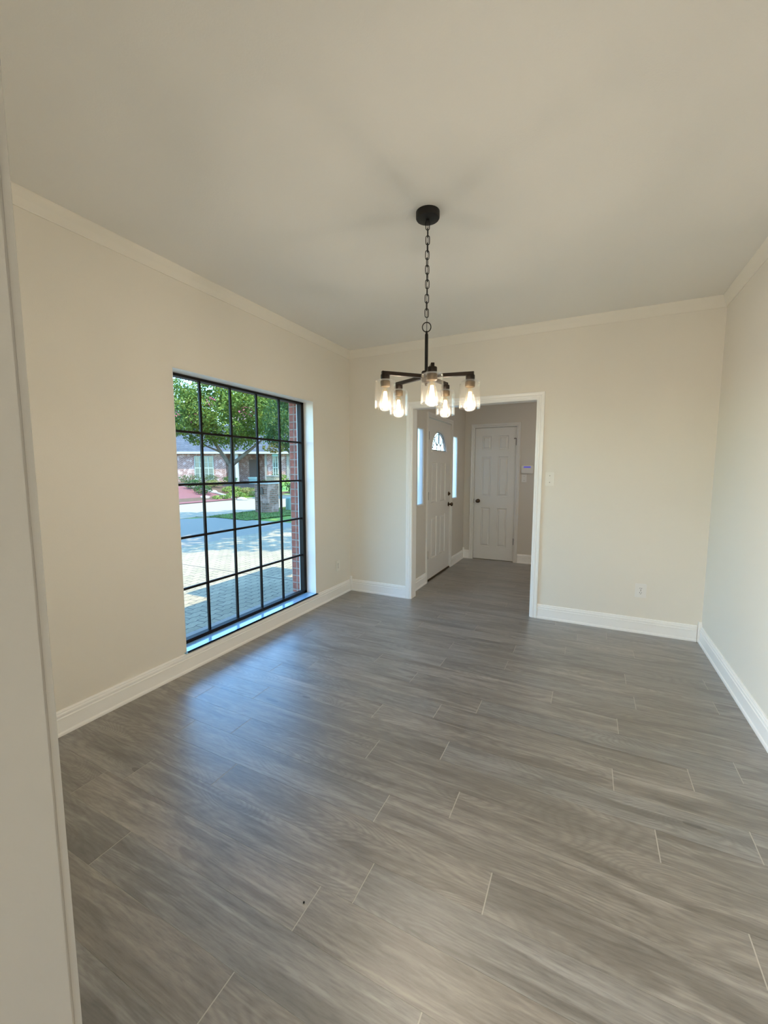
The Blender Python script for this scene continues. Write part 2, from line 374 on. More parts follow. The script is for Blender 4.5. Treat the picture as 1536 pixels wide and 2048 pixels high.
# floor of single planks running along x
def build_floor():
    bm = bmesh.new(); col = bm.loops.layers.color.new('plank_seed'); RW, L = 0.1545, 1.222
    known = {}
    for x, ym in [(1.762, -2.68), (1.848, -2.99), (2.238, -2.836), (2.778, -2.376), (2.643, -2.065), (3.173, -1.752), (1.723, -3.145),
                  (2.336, -1.44), (2.795, -1.284), (1.948, -1.742), (3.11, -2.15), (1.547, -2.372), (1.867, -2.22), (0.629, -2.98), (0.93, -3.303),
                  (0.503, -3.14), (2.032, -2.53), (2.003, -1.16), (2.765, -0.97), (1.741, -1.863), (1.644, -3.44), (3.23, -1.137), (2.376, -0.657),
                  (2.852, -0.48), (2.454, -0.375), (2.677, -0.23), (2.687, -1.595)]:
        r = math.floor((ym + 3.375) / RW); known.setdefault(r, x)
    rnd = random.Random(3); last = 0.0
    for r in range(-33, 40):
        y0, y1 = -3.375 + r * RW, -3.375 + (r + 1) * RW
        if y1 > FY + 0.1: break
        if r in known: off = known[r]
        else: off = last + rnd.choice((0.40, 0.47, 0.81, 0.36))
        last = off
        xa, xb = (0.0, FR + 0.02) if y0 < 0.02 else (FX, FR + 0.02)
        x = off - L * math.ceil((off - xa) / L)
        while x < xb:
            a, b = max(x, xa), min(x + L, xb)
            if b - a > 0.01:
                g, gy = 0.0019, 0.0004
                f = box(bm, a + (g if a > xa else 0), b - (g if b < xb else 0), y0 + gy, y1 - gy, -0.01, 0.0)
                cc = (rnd.random(), rnd.random(), rnd.random(), 1)
                for q in f:
                    for lp in q.loops: lp[col] = cc
            x += L
    box(bm, 0.0, FR + 0.1, AY, 0.05, -0.15, -0.0007, mi=1); box(bm, FR + 0.1, 6.7, AY, NY, -0.15, -0.0007, mi=1)
    box(bm, FX - 0.1, FR + 0.1, 0.05, FY + 0.1, -0.15, -0.0007, mi=1)
    return struct('floor', bm, [FLOOR, GROUT])
build_floor()

# baseboards
BP = [(0, 0), (0.020, 0), (0.020, 0.012), (0.017, 0.019), (0.0135, 0.022), (0.0135, 0.088), (0.0165, 0.090), (0.0165, 0.095),
      (0.0125, 0.098), (0.0125, 0.103), (0.0150, 0.108), (0.0145, 0.116), (0.0095, 0.121), (0.0095, 0.124), (0.0105, 0.127), (0.007, 0.134), (0, 0.136)]
def base(name, p0, p1, out): return struct(name, extrude_prof(bmesh.new(), BP, p0, p1, out), TRIM)
e = 0.030
base('baseboard_left', (0, NY, 0), (0, -e, 0), (1, 0, 0))
base('baseboard_back', (e, 0, 0), (DO[0] - 0.070, 0, 0), (0, -1, 0))
base('baseboard_back_right', (DO[1] + 0.070, 0, 0), (W - e, 0, 0), (0, -1, 0))
base('baseboard_right', (W, -e, 0), (W, NY, 0), (-1, 0, 0))
base('baseboard_foyer_near', (FX, 0.115, 0), (FX, fd[0] - 0.062, 0), (1, 0, 0))
base('baseboard_foyer_far', (FX, fd[1] + 0.064, 0), (FX, FY - 0.02, 0), (1, 0, 0))
base('baseboard_foyer_back', (FX + 0.02, FY, 0), (cd[0] - 0.062, FY, 0), (0, -1, 0))
base('baseboard_foyer_end', (cd[1] + 0.064, FY, 0), (FR, FY, 0), (0, -1, 0))
def cblock(name, x0, x1, y0, y1):
    bm = B(x0, x1, y0, y1, 0, 0.156, bev=0.0025)
    cx, cy = (x0 + x1) / 2, (y0 + y1) / 2; s = abs(x1 - x0) / 2
    box(bm, cx - s * 0.85, cx + s * 0.85, cy - s * 0.85, cy + s * 0.85, 0.156, 0.163); box(bm, cx - s, cx + s, cy - s, cy + s, 0.163, 0.170, bev=0.0015)
    return struct(name, bm, TRIM)
cblock('trim_corner_block_left', 0.0, 0.026, -0.026, 0.0)
cblock('trim_corner_block_right', W - 0.026, W, -0.026, 0.0)
cblock('trim_corner_block_foyer', FX, FX + 0.022, FY - 0.022, FY)

# crown moulding
CP = [(0, 0), (0, -0.083), (0.006, -0.083), (0.008, -0.076), (0.013, -0.066), (0.022, -0.045), (0.029, -0.022), (0.033, -0.012), (0.036, -0.006), (0.036, 0)]
def crown(name, p0, p1, out, m0, m1): return struct(name, extrude_prof(bmesh.new(), CP, p0, p1, out, m0=m0, m1=m1), CROWN)
crown('trim_crown_left', (0, NY, H), (0, 0, H), (1, 0, 0), 0, -1)
crown('trim_crown_back', (0, 0, H), (W, 0, H), (0, -1, 0), 1, -1)
crown('trim_crown_right', (W, 0, H), (W, NY, H), (-1, 0, 0), 1, 0)

# casings: profile o across the width from the inner edge, h out of the wall
CS = [(0, 0), (0, 0.009), (0.004, 0.011), (0.014, 0.0115), (0.020, 0.0165), (0.030, 0.0175), (0.036, 0.0145), (0.042, 0.0165), (0.054, 0.0185), (0.062, 0.0185), (0.064, 0.016), (0.064, 0)]
def casing(bm, plane, a, u0, u1, ztop, nrm, prof=CS):
    """three mitred pieces round an opening u0..u1 up to ztop on the plane 'x'=a or 'y'=a"""
    P = (lambda u, z: (a, u, z)) if plane == 'x' else (lambda u, z: (u, a, z))
    U = Vector((0, 1, 0)) if plane == 'x' else Vector((1, 0, 0)); N = Vector(nrm)
    extrude_prof(bm, prof, P(u0, 0), P(u0, ztop), -U, N, 0, 1)
    extrude_prof(bm, prof, P(u1, 0), P(u1, ztop), U, N, 0, 1)
    extrude_prof(bm, prof, P(u0, ztop), P(u1, ztop), Vector((0, 0, 1)), N, -1, 1)
    return bm
bm = casing(bmesh.new(), 'y', 0.0, DO[0] - 0.005, DO[1] + 0.005, DO[2] + 0.005, (0, -1, 0))
casing(bm, 'y', 0.115, DO[0] - 0.005, DO[1] + 0.005, DO[2] + 0.005, (0, 1, 0))
box(bm, DO[0] - 0.012, DO[0], -0.001, 0.116, 0, DO[2]); box(bm, DO[1], DO[1] + 0.012, -0.001, 0.116, 0, DO[2])
box(bm, DO[0] - 0.012, DO[1] + 0.012, -0.001, 0.116, DO[2], DO[2] + 0.012)
struct('trim_doorway_back', bm, TRIM)
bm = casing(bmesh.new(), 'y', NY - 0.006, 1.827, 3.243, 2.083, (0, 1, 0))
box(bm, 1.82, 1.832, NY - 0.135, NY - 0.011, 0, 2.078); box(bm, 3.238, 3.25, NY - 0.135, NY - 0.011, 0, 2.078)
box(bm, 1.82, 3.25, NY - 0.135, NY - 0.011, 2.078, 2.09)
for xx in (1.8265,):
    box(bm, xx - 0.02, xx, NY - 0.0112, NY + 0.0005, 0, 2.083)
struct('trim_doorway_front', bm, m_paint('near_trim_shaded', (0.38, 0.365, 0.335, 1), 0.1))  # trim colour darkened to stand for the shade on the jamb
bm = casing(bmesh.new(), 'x', FX, fd[0] - 0.004, fd[1] + 0.004, fd[3] + 0.003, (1, 0, 0), [(o * 0.9, h) for o, h in CS])
box(bm, FX - 0.11, FX, fd[0] - 0.018, fd[0] - 0.003, 0, fd[3] + 0.012); box(bm, FX - 0.11, FX, fd[1] + 0.003, fd[1] + 0.018, 0, fd[3] + 0.012)
box(bm, FX - 0.11, FX, fd[0] - 0.018, fd[1] + 0.018, fd[3] + 0.003, fd[3] + 0.016)
struct('trim_front_door', bm, DOORW)
struct('trim_threshold', B(FX - 0.12, FX + 0.008, fd[0], fd[1], 0.0, 0.018, bev=0.004), BRONZE)
bm = casing(bmesh.new(), 'y', FY, cd[0] - 0.004, cd[1] + 0.004, cd[3] + 0.003, (0, -1, 0), [(o * 0.9, h) for o, h in CS])
box(bm, cd[0] - 0.013, cd[0] - 0.003, FY, FY + 0.11, 0, cd[3] + 0.01); box(bm, cd[1] + 0.003, cd[1] + 0.013, FY, FY + 0.11, 0, cd[3] + 0.01)
box(bm, cd[0] - 0.013, cd[1] + 0.013, FY, FY + 0.11, cd[3] + 0.003, cd[3] + 0.014); box(bm, cd[0] - 0.013, cd[1] + 0.013, FY + 0.06, FY + 0.11, 0, cd[3])
struct('trim_closet_door', bm, DOORW)

# ------------------------------------------------------------------ doors
def slab(bm, T, u0, u1, z0, z1, panels, thick, arch=None):
    """moulded door face; T maps (u, depth-out, z) to the world; panels (u0,u1,z0,z1) are sunk and raised again"""
    us = sorted({u0, u1, *[p[0] for p in panels], *[p[1] for p in panels]}); zs = sorted({z0, z1, *[p[2] for p in panels], *[p[3] for p in panels]})
    if arch:
        ac, aw, az, ah = arch; us = sorted({*us, ac - aw - 0.01, ac + aw + 0.01}); zs = sorted({*zs, az - 0.01, az + ah + 0.01})
    q = lambda pts: bm.faces.new([bm.verts.new(T(*p)) for p in pts])
    for i in range(len(us) - 1):
        for j in range(len(zs) - 1):
            cu, cz = (us[i] + us[i + 1]) / 2, (zs[j] + zs[j + 1]) / 2
            if any(p[0] < cu < p[1] and p[2] < cz < p[3] for p in panels): continue
            if arch and ac - aw - 0.01 < cu < ac + aw + 0.01 and az - 0.01 < cz < az + ah + 0.01: continue
            q([(us[i], 0, zs[j]), (us[i + 1], 0, zs[j]), (us[i + 1], 0, zs[j + 1]), (us[i], 0, zs[j + 1])])
    for a, b, c, d in panels:
        rings = [(0, 0), (0.005, -0.011), (0.018, -0.011), (0.036, -0.001)]
        R = [[(a + o, h, c + o), (b - o, h, c + o), (b - o, h, d - o), (a + o, h, d - o)] for o, h in rings]
        for A, D in zip(R, R[1:]):
            for k in range(4): q([A[k], A[(k + 1) % 4], D[(k + 1) % 4], D[k]])
        q(R[-1])
    if arch:
        N = 28; pts = [(ac - aw + 0 * k, az) for k in range(0)]
        inner = [(ac + aw * math.cos(PI * k / N), az + ah * math.sin(PI * k / N)) for k in range(N + 1)]
        outer = [(ac - aw - 0.01, az - 0.01), (ac + aw + 0.01, az - 0.01), (ac + aw + 0.01, az + ah + 0.01), (ac - aw - 0.01, az + ah + 0.01)]
        tri = tessellate_polygon([[Vector((u, v, 0)) for u, v in outer], [Vector((u, v, 0)) for u, v in reversed(inner)]])
        allp = outer + list(reversed(inner))
        for t in tri: q([(allp[k][0], 0, allp[k][1]) for k in t])
        for k in range(N + 1):
            p, r = inner[k], inner[(k + 1) % (N + 1)]
            q([(p[0], 0, p[1]), (r[0], 0, r[1]), (r[0], -thick, r[1]), (p[0], -thick, p[1])])
    q([(u0, -thick, z0), (u1, -thick, z0), (u1, -thick, z1 if not arch else az - 0.01), (u0, -thick, z1 if not arch else az - 0.01)])
    if arch:
        q([(u0, -thick, az - 0.01), (ac - aw, -thick, az - 0.01), (ac - aw, -thick, z1), (u0, -thick, z1)])
        q([(ac + aw, -thick, az - 0.01), (u1, -thick, az - 0.01), (u1, -thick, z1), (ac + aw, -thick, z1)])
        q([(ac - aw, -thick, az + ah), (ac + aw, -thick, az + ah), (ac + aw, -thick, z1), (ac - aw, -thick, z1)])
    for A, D in (((u0, z0), (u1, z0)), ((u1, z0), (u1, z1)), ((u1, z1), (u0, z1)), ((u0, z1), (u0, z0))):
        q([(A[0], 0, A[1]), (D[0], 0, D[1]), (D[0], -thick, D[1]), (A[0], -thick, A[1])])
    bmesh.ops.remove_doubles(bm, verts=bm.verts, dist=1e-5)
    return bm

# front door (door_1), set a little back in its frame
TF = lambda u, d, z: (FX - 0.005 + d, u, z)
zb, zt = 0.022, fd[3]
arch = (1.160, 0.292, 1.668, 0.250)
door1 = struct('door_1', slab(bmesh.new(), TF, fd[0] + 0.001, fd[1] - 0.001, zb, zt - 0.007,
               [(0.855, 1.070, 1.000, 1.512), (1.205, 1.425, 1.000, 1.512), (0.855, 1.070, 0.275, 0.815), (1.205, 1.425, 0.275, 0.815)], 0.044, arch), DOORW)
door1['label'] = 'white panelled front door with a fan-shaped glass light'
ac, aw, az, ah = arch
def flat_arch(bm, a, sc=1.0):
    N = 28; vs = [bm.verts.new((a, ac + aw * sc * math.cos(PI * k / N), az + ah * sc * math.sin(PI * k / N))) for k in range(N + 1)]
    bm.faces.new(vs); return bm
obj('fanlight_glass', flat_arch(bmesh.new(), FX - 0.024, 1.02), m_glass('fanlight_glass', (0.93, 0.95, 1.0, 1), 0.8, 0.05), door1)
bm = bmesh.new()
X0 = FX - 0.020
def came(p, q, r=0.0055): tube(bm, [(X0, *p), (X0, *q)], r, 6)
E = lambda deg, s=1.0: (ac + aw * s * math.cos(math.radians(deg)), az + ah * s * math.sin(math.radians(deg)))
hub = [(ac + 0.085 * math.cos(PI * k / 10), az + 0.10 * math.sin(PI * k / 10)) for k in range(11)]
tube(bm, [(X0, *h) for h in hub], 0.0055, 6)
for s in (-1, 1):
    came((ac + s * 0.016, az + 0.098), (ac + s * 0.016, az + ah * 0.98))
    d = 90 - s * 46
    for o in (-5, 5):
        ang = math.radians(d + o); came((ac + 0.09 * math.cos(ang), az + 0.10 * math.sin(ang)), E(d + o * 0.75, 0.985))
    came(E(90 - s * 4, 0.90), E(d + s * 6, 0.86)); came(E(90 - s * 46, 0.84), E(90 - s * 82, 0.80))
tube(bm, [(X0, *E(d, 0.965)) for d in range(0, 181, 9)], 0.006, 6); came((ac - aw, az + 0.006), (ac + aw, az + 0.006), 0.006)
obj('fanlight_came', bm, plain('lead_came', (0.30, 0.31, 0.32, 1), 0.5, 0.3), door1)
bm = bmesh.new(); N = 28
rim = [(0.0, 0.0), (0.012, 0.006), (0.022, 0.0)]
for (o0, h0), (o1, h1) in zip(rim, rim[1:]):
    for k in range(N):
        t0, t1 = PI * k / N, PI * (k + 1) / N
        g = lambda t, o, h: bm.verts.new((FX - 0.005 + h, ac + (aw + o) * math.cos(t), az + (ah + o) * math.sin(t)))
        bm.faces.new((g(t0, o0, h0), g(t1, o0, h0), g(t1, o1, h1), g(t0, o1, h1)))
box(bm, FX - 0.007, FX + 0.006, ac - aw - 0.028, ac + aw + 0.028, az - 0.028, az - 0.001, bev=0.003)
bmesh.ops.remove_doubles(bm, verts=bm.verts, dist=1e-5)
obj('fanlight_rim', bm, DOORW, door1)
for zz in (1.838, 1.095, 0.348):
    bm = B(FX - 0.006, FX + 0.001, fd[0] - 0.004, fd[0] + 0.012, zz - 0.048, zz + 0.048); lathe(bm, [(0, -0.05), (0.006, -0.05), (0.006, 0.05), (0, 0.05)], 8, (FX + 0.006, fd[0] + 0.002, zz))
    obj('hinge', bm, HINGE, door1)
def knob(bm, c, ax, s, r=0.027):
    prof = [(0, 0), (0.032, 0.0), (0.032, 0.004), (0.026, 0.009), (0.013, 0.012), (0.010, 0.026), (0.018, 0.034), (r, 0.044), (r, 0.056), (0.018, 0.065), (0, 0.068)]
    return lathe(bm, [(a, b * s) for a, b in prof], 20, c, ax)
obj('door_knob', knob(bmesh.new(), (FX - 0.005, 1.572, 0.932), 'x', 1), KNOBM, door1, smooth=True)
bm = lathe(bmesh.new(), [(0, 0), (0.030, 0), (0.030, 0.006), (0.024, 0.012), (0.010, 0.014), (0, 0.014)], 20, (FX - 0.005, 1.572, 1.082), 'x')
box(bm, FX + 0.007, FX + 0.023, 1.569, 1.575, 1.068, 1.096, bev=0.001)
obj('deadbolt', bm, KNOBM, door1)

# closet door (door_2)
TC = lambda u, d, z: (u, FY + 0.012 - d, z)
ps = [(0.970, 1.110, 1.733, 1.940), (1.222, 1.368, 1.733, 1.940), (0.968, 1.116, 1.010, 1.623), (1.220, 1.370, 1.010, 1.623), (0.970, 1.116, 0.215, 0.826), (1.222, 1.370, 0.215, 0.826)]
door2 = struct('door_2', slab(bmesh.new(), TC, cd[0], cd[1], 0.012, cd[3] - 0.001, ps, 0.035), DOORW)
door2['label'] = 'white six-panel closet door at the end of the foyer'
for zz in (1.838, 0.320):
    bm = B(cd[1] - 0.005, cd[1] + 0.003, FY + 0.004, FY + 0.014, zz - 0.045, zz + 0.045); lathe(bm, [(0.0055, -0.05), (0.0055, 0.05)], 8, (cd[1], FY + 0.003, zz))
    if zz > 1: box(bm, cd[1] - 0.035, cd[1] + 0.02, FY - 0.003, FY + 0.002, zz + 0.046, zz + 0.056)
    obj('hinge', bm, HINGE, door2)
obj('door_knob', knob(bmesh.new(), (0.924, FY + 0.012, 0.933), 'y', -1, 0.028), KNOBM, door2, smooth=True)
obj('latch_plate', B(cd[0] - 0.010, cd[0] - 0.001, FY - 0.002, FY + 0.012, 0.900, 0.966), KNOBM, door2)

# sidelights (window_2, window_3)
for i, s in ((2, sl1), (3, sl2)):
    bm = bmesh.new(); y0, y1, z0, z1 = s; t = 0.008
    box(bm, FX - 0.062, FX - 0.003, y0, y0 + t, z0, z1); box(bm, FX - 0.062, FX - 0.003, y1 - t, y1, z0, z1)
    box(bm, FX - 0.062, FX - 0.003, y0, y1, z0, z0 + t); box(bm, FX - 0.062, FX - 0.003, y0, y1, z1 - t, z1)
    w = struct('window_%d' % i, bm, DOORW)
    w['label'] = ('near' if i == 2 else 'far') + ' frosted sidelight beside the front door'
    obj('frosted_pane', B(FX - 0.020, FX - 0.014, y0 + t, y1 - t, z0 + t, z1 - t), FROST, w)
    obj('stool', B(FX - 0.02, FX + 0.008, y0 - 0.012, y1 + 0.012, z0 - 0.012, z0 + 0.002, bev=0.002), DOORW, w)

# big window (window_1)
y0, y1, z0, z1 = WIN
bm = bmesh.new(); FA, FB = -0.165, -0.115
box(bm, FA, FB, y0, y1, z1 - 0.022, z1); box(bm, FA, FB, y0, y1, z0, z0 + 0.030)
box(bm, FA, FB, y0, y0 + 0.036, z0, z1); box(bm, FA, FB, y1 - 0.046, y1, z0, z1)
win = struct('window_1', bm, BRONZEF)
win['label'] = 'tall black-framed picture window divided into twenty-five panes'
for yy in (-1.912, -1.620, -1.328, -1.035):
    obj('muntin', B(-0.150, -0.130, yy - 0.0085, yy + 0.0085, z0 + 0.03, z1 - 0.022, bev=0.002), BRONZEF, win)
for zz in (1.691, 1.311, 0.926, 0.547):
    obj('muntin', B(-0.149, -0.131, y0 + 0.036, y1 - 0.046, zz - 0.0085, zz + 0.0085, bev=0.002), BRONZEF, win)
obj('glass', B(-0.1415, -0.1385, y0 + 0.03, y1 - 0.04, z0 + 0.025, z1 - 0.02), GLASS, win)
bm = B(-0.185, -0.166, y1 - 0.030, y1 - 0.012, z0, z1); box(bm, -0.185, -0.166, y1 - 0.007, y1, z0, z1)
obj('track', bm, ALU, win)
# returns, head and the glossy sill (thin liners so that they read as white board)
bm = bmesh.new(); t = 0.003
box(bm, FB, 0.0, y1 - t, y1 + 0.001, z0, z1); box(bm, FB, 0.0, y0 - 0.001, y0 + t, z0, z1); box(bm, FB, 0.0, y0, y1, z1 - t, z1 + 0.001)
struct('trim_window_return', bm, TRIM)
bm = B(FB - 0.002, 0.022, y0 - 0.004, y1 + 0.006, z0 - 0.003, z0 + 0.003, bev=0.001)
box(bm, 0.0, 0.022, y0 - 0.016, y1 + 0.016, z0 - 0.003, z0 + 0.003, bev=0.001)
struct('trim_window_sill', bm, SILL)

# ------------------------------------------------------------------ switches, outlets, keypad
def plate(name, T, w, h, kind, mat, label, cat):
    """T(u, out, z) -> local xyz, u across the plate"""
    def bx(u0, u1, o0, o1, za, zb, bev=0.0):
        a, b = T(u0, o0, za), T(u1, o1, zb); lo = [min(p) for p in zip(a, b)]; hi = [max(p) for p in zip(a, b)]
        return B(lo[0], hi[0], lo[1], hi[1], lo[2], hi[2], bev=bev)
    r = obj(name, bx(-w / 2, w / 2, 0, 0.006, -h / 2, h / 2, 0.0025), mat)
    tag(r, label, cat)
    if kind == 'switch':
        obj('toggle_slot', bx(-0.006, 0.006, 0.0055, 0.0065, -0.013, 0.013), SLOT if False else mat, r)
        obj('toggle', bx(-0.0045, 0.0045, 0.006, 0.016, -0.002, 0.009, 0.001), mat, r)
        for z in (-0.030, 0.030): obj('screw', bx(-0.003, 0.003, 0.0055, 0.0072, z - 0.003, z + 0.003, 0.0005), HINGE, r)
    else:
        for zc in (-0.0195, 0.0195):
            s = obj('socket', bx(-0.0165, 0.0165, 0.0055, 0.0085, zc - 0.0135, zc + 0.0135, 0.001), mat, r)
            for u, a, b in ((-0.0065, 0.0015, 0.0045), (0.0065, 0.0015, 0.0038)):
                obj('slot', bx(u - a, u + a, 0.0080, 0.0088, zc + 0.003 - b, zc + 0.003 + b), SLOT, s)
            obj('slot', bx(-0.0025, 0.0025, 0.0080, 0.0088, zc - 0.0095, zc - 0.0045), SLOT, s)
        obj('screw', bx(-0.003, 0.003, 0.0055, 0.0072, -0.003, 0.003, 0.0005), HINGE, r)
    return r
TY = lambda u, o, z: (u, -o, z)
TX = lambda u, o, z: (o, u, z)
plate('light_switch', TY, 0.078, 0.124, 'switch', PLATEW, 'cream toggle light switch on the wall just right of the cased opening', 'light switch').location = (2.157, 0, 1.334)
plate('light_switch', TY, 0.072, 0.118, 'switch', PLATE, 'small white toggle switch below the alarm keypad in the foyer', 'light switch').location = (1.612, FY, 1.295)
plate('wall_outlet', TY, 0.084, 0.122, 'outlet', PLATE, 'white duplex outlet low on the back wall, near the right corner', 'outlet').location = (2.927, 0, 0.377)
plate('wall_outlet', TX, 0.078, 0.122, 'outlet', PLATEW, 'cream outlet low on the window wall beside the window', 'outlet').location = (0, -0.276, 0.350)
kp = obj('alarm_keypad', B(-0.085, 0.085, -0.026, 0, -0.060, 0.060, bev=0.010), PLATE, smooth=True, auto=40); kp.location = (1.653, FY, 1.424)
tag(kp, 'white alarm keypad with blue display mounted beside the closet door', 'keypad')
obj('display', B(-0.050, 0.050, -0.0275, -0.0255, 0.026, 0.048), LCD, kp)
obj('flip_cover', B(-0.062, 0.062, -0.029, -0.0255, -0.048, 0.012, bev=0.002), PLATE, kp)

cr = bmesh.new(); bmesh.ops.create_icosphere(cr, subdivisions=2, radius=0.0032)
cr = obj('debris_crumb', cr, BLACK, smooth=True); cr.location = (1.7053, -3.1365, 0.0026); tag(cr, 'tiny black crumb lying on the plank floor', 'crumb')
# ------------------------------------------------------------------ chandelier
CX, CY = 1.675, -1.974
ch = empty('chandelier', (CX, CY, H)); tag(ch, 'black five-arm chandelier with clear glass shades hanging on a chain', 'chandelier')
zz = lambda z: z - H
obj('canopy', lathe(bmesh.new(), [(0, 0), (0.061, 0), (0.061, -0.028), (0.058, -0.033), (0.052, -0.035), (0.010, -0.035), (0.009, -0.044), (0, -0.044)], 40), BLACK, ch, smooth=True, auto=35)
def link_bm(c, rot, hl=0.0225, hw=0.0095, r=0.0022):
    pts = []
    for k in range(20):
        a = 2 * PI * k / 20; u = hw * math.cos(a); v = (hl - hw) * (1 if math.sin(a) > 0.01 else -1 if math.sin(a) < -0.01 else 0) + hw * math.sin(a)
        pts.append((c[0] + u * math.cos(rot), c[1] + u * math.sin(rot), c[2] + v))
    return tube(bmesh.new(), pts, r, 6, closed=True)
view = math.atan2(CY + 4.11, CX - 2.482) + PI / 2
z_ = zz(2.696) - 0.020; k = 0; chain = empty('chain', (0, 0, 0)); chain.parent = ch
while z_ > zz(2.212):
    obj('chain_link', link_bm((0.001 * math.sin(k), 0, z_), view + (0.15 if k % 2 == 0 else PI / 2 - 0.25) + 0.1 * math.sin(k * 2.3)), BLACK, chain, smooth=True)
    z_ -= 0.0362; k += 1
obj('lamp_cord', tube(bmesh.new(), [(0.001, 0, zz(2.70)), (0.003, 0.002, zz(2.55)), (-0.002, -0.001, zz(2.38)), (0.002, 0, zz(2.25)), (0, 0, zz(2.145))], 0.0014, 6), BLACK, ch, smooth=True)
obj('hanging_ring', tube(bmesh.new(), [(0.0225 * math.cos(a) * math.cos(view), 0.0225 * math.cos(a) * math.sin(view), zz(2.170) + 0.0245 * math.sin(a)) for a in [2 * PI * i / 28 for i in range(28)]], 0.0027, 8, closed=True), BLACK, ch, smooth=True)
obj('stem', lathe(bmesh.new(), [(0, zz(2.150)), (0.005, zz(2.150)), (0.006, zz(2.138)), (0.0088, zz(2.132)), (0.0088, zz(1.94)), (0, zz(1.94))], 20), BLACK, ch, smooth=True, auto=35)
obj('hub', lathe(bmesh.new(), [(0, zz(1.945)), (0.022, zz(1.943)), (0.026, zz(1.937)), (0.026, zz(1.893)), (0.020, zz(1.884)), (0.008, zz(1.880)), (0.006, zz(1.868)), (0, zz(1.865))], 28), DKBRONZE, ch, smooth=True, auto=35)
toview = math.atan2(-4.11 - CY, 2.482 - CX)
shade_prof = [(0.020, 1.8805), (0.040, 1.8805), (0.0495, 1.876), (0.0535, 1.867), (0.0545, 1.856), (0.0545, 1.737), (0.0515, 1.737), (0.0515, 1.855), (0.0505, 1.864), (0.047, 1.8725), (0.040, 1.8770), (0.020, 1.8770)]
bulb_prof = [(0.0125, 1.848), (0.0130, 1.838), (0.0165, 1.822), (0.0215, 1.802), (0.0265, 1.782), (0.0300, 1.764), (0.0310, 1.752), (0.0295, 1.740), (0.0240, 1.730), (0.0140, 1.7245), (0, 1.723)]
lamp_pos = []
for i in range(5):
    a = toview + math.radians(7 + 72 * i); d = Vector((math.cos(a), math.sin(a), 0)); s = Vector((-d.y, d.x, 0)); up = Vector((0, 0, 1))
    bm = bmesh.new(); w, h2 = 0.0085, 0.0095; A = []
    for r in (0.015, 0.252):
        A.append([bm.verts.new(d * r + s * (w * q[0]) + up * (zz(1.916) + h2 * q[1])) for q in ((-1, -1), (1, -1), (1, 1), (-1, 1))])
    for j in range(4): bm.faces.new((A[0][j], A[0][(j + 1) % 4], A[1][(j + 1) % 4], A[1][j]))
    bm.faces.new(A[0]); bm.faces.new(list(reversed(A[1])))
    bmesh.ops.bevel(bm, geom=list(bm.edges), offset=0.0012, segments=1, affect='EDGES')
    arm = obj('arm', bm, DKBRONZE, ch)
    c = d * 0.233
    obj('socket_cup', lathe(bmesh.new(), [(0, zz(1.908)), (0.0225, zz(1.908)), (0.0235, zz(1.905)), (0.0235, zz(1.886)), (0.0215, zz(1.882)), (0, zz(1.882))], 24, c), DKBRONZE, arm, smooth=True, auto=35)
    obj('socket_collar', lathe(bmesh.new(), [(0, zz(1.876)), (0.0240, zz(1.876)), (0.0255, zz(1.872)), (0.0255, zz(1.852)), (0.0235, zz(1.847)), (0.014, zz(1.846)), (0, zz(1.846))], 24, c), BRONZE, arm, smooth=True, auto=35)
    obj('glass_shade', lathe(bmesh.new(), [(r, zz(z)) for r, z in shade_prof], 40, c, close=True), SHADEG, ch, smooth=True, auto=50)
    bulb = obj('light_bulb', lathe(bmesh.new(), [(r, zz(z)) for r, z in bulb_prof], 28, c), BULBG, ch, smooth=True)
    bm = bmesh.new()
    for q in range(6):
        t = 2 * PI * q / 6
        tube(bm, [c + Vector((0.005 * math.cos(t), 0.005 * math.sin(t), zz(1.822))), c + Vector((0.0125 * math.cos(t + 0.3), 0.0125 * math.sin(t + 0.3), zz(1.757)))], 0.0032, 6)
    obj('filament', bm, FILA, bulb)
    lathe_b = lathe(bmesh.new(), [(0.0025, zz(1.846)), (0.0028, zz(1.822)), (0, zz(1.820))], 10, c)
    obj('filament_stem', lathe_b, BULBG, bulb, smooth=True)
    lamp_pos.append((CX + c.x, CY + c.y, 1.750))

# ------------------------------------------------------------------ outdoors
def terr(x, y):
    if x > -14.0: return -0.15
    t = min(1, (-14.0 - x) / 5.0); return -0.15 + 0.65 * t * t * (3 - 2 * t)
def sheet(poly, step, dz, thick=0.0):
    """ground sheet clipped to a convex polygon, following the terrain"""
    bm = bmesh.new(); xs = [p[0] for p in poly]; ys = [p[1] for p in poly]; nx = max(1, int((max(xs) - min(xs)) / step)); ny = max(1, int((max(ys) - min(ys)) / step))
    bmesh.ops.create_grid(bm, x_segments=nx, y_segments=ny, size=0.5)
    for v in bm.verts: v.co = Vector((min(xs) + (v.co.x + 0.5) * (max(xs) - min(xs)), min(ys) + (v.co.y + 0.5) * (max(ys) - min(ys)), 0))
    n = len(poly); area = sum(poly[i][0] * poly[(i + 1) % n][1] - poly[(i + 1) % n][0] * poly[i][1] for i in range(n)); sg = 1 if area > 0 else -1
    for i in range(n):
        a, b = Vector((*poly[i], 0)), Vector((*poly[(i + 1) % n], 0)); d = b - a; nr = Vector((d.y, -d.x, 0)) * sg
        bmesh.ops.bisect_plane(bm, geom=bm.verts[:] + bm.edges[:] + bm.faces[:], plane_co=a, plane_no=nr, clear_outer=True)
    for v in bm.verts: v.co.z = terr(v.co.x, v.co.y) + dz
    if thick:
        r = bmesh.ops.extrude_face_region(bm, geom=bm.faces[:])
        for v in [g for g in r['geom'] if isinstance(g, bmesh.types.BMVert)]: v.co.z += thick
    return bm
struct('ground', B(-90, 0.55, -30, 80, -0.40, -0.165), LAWNM)
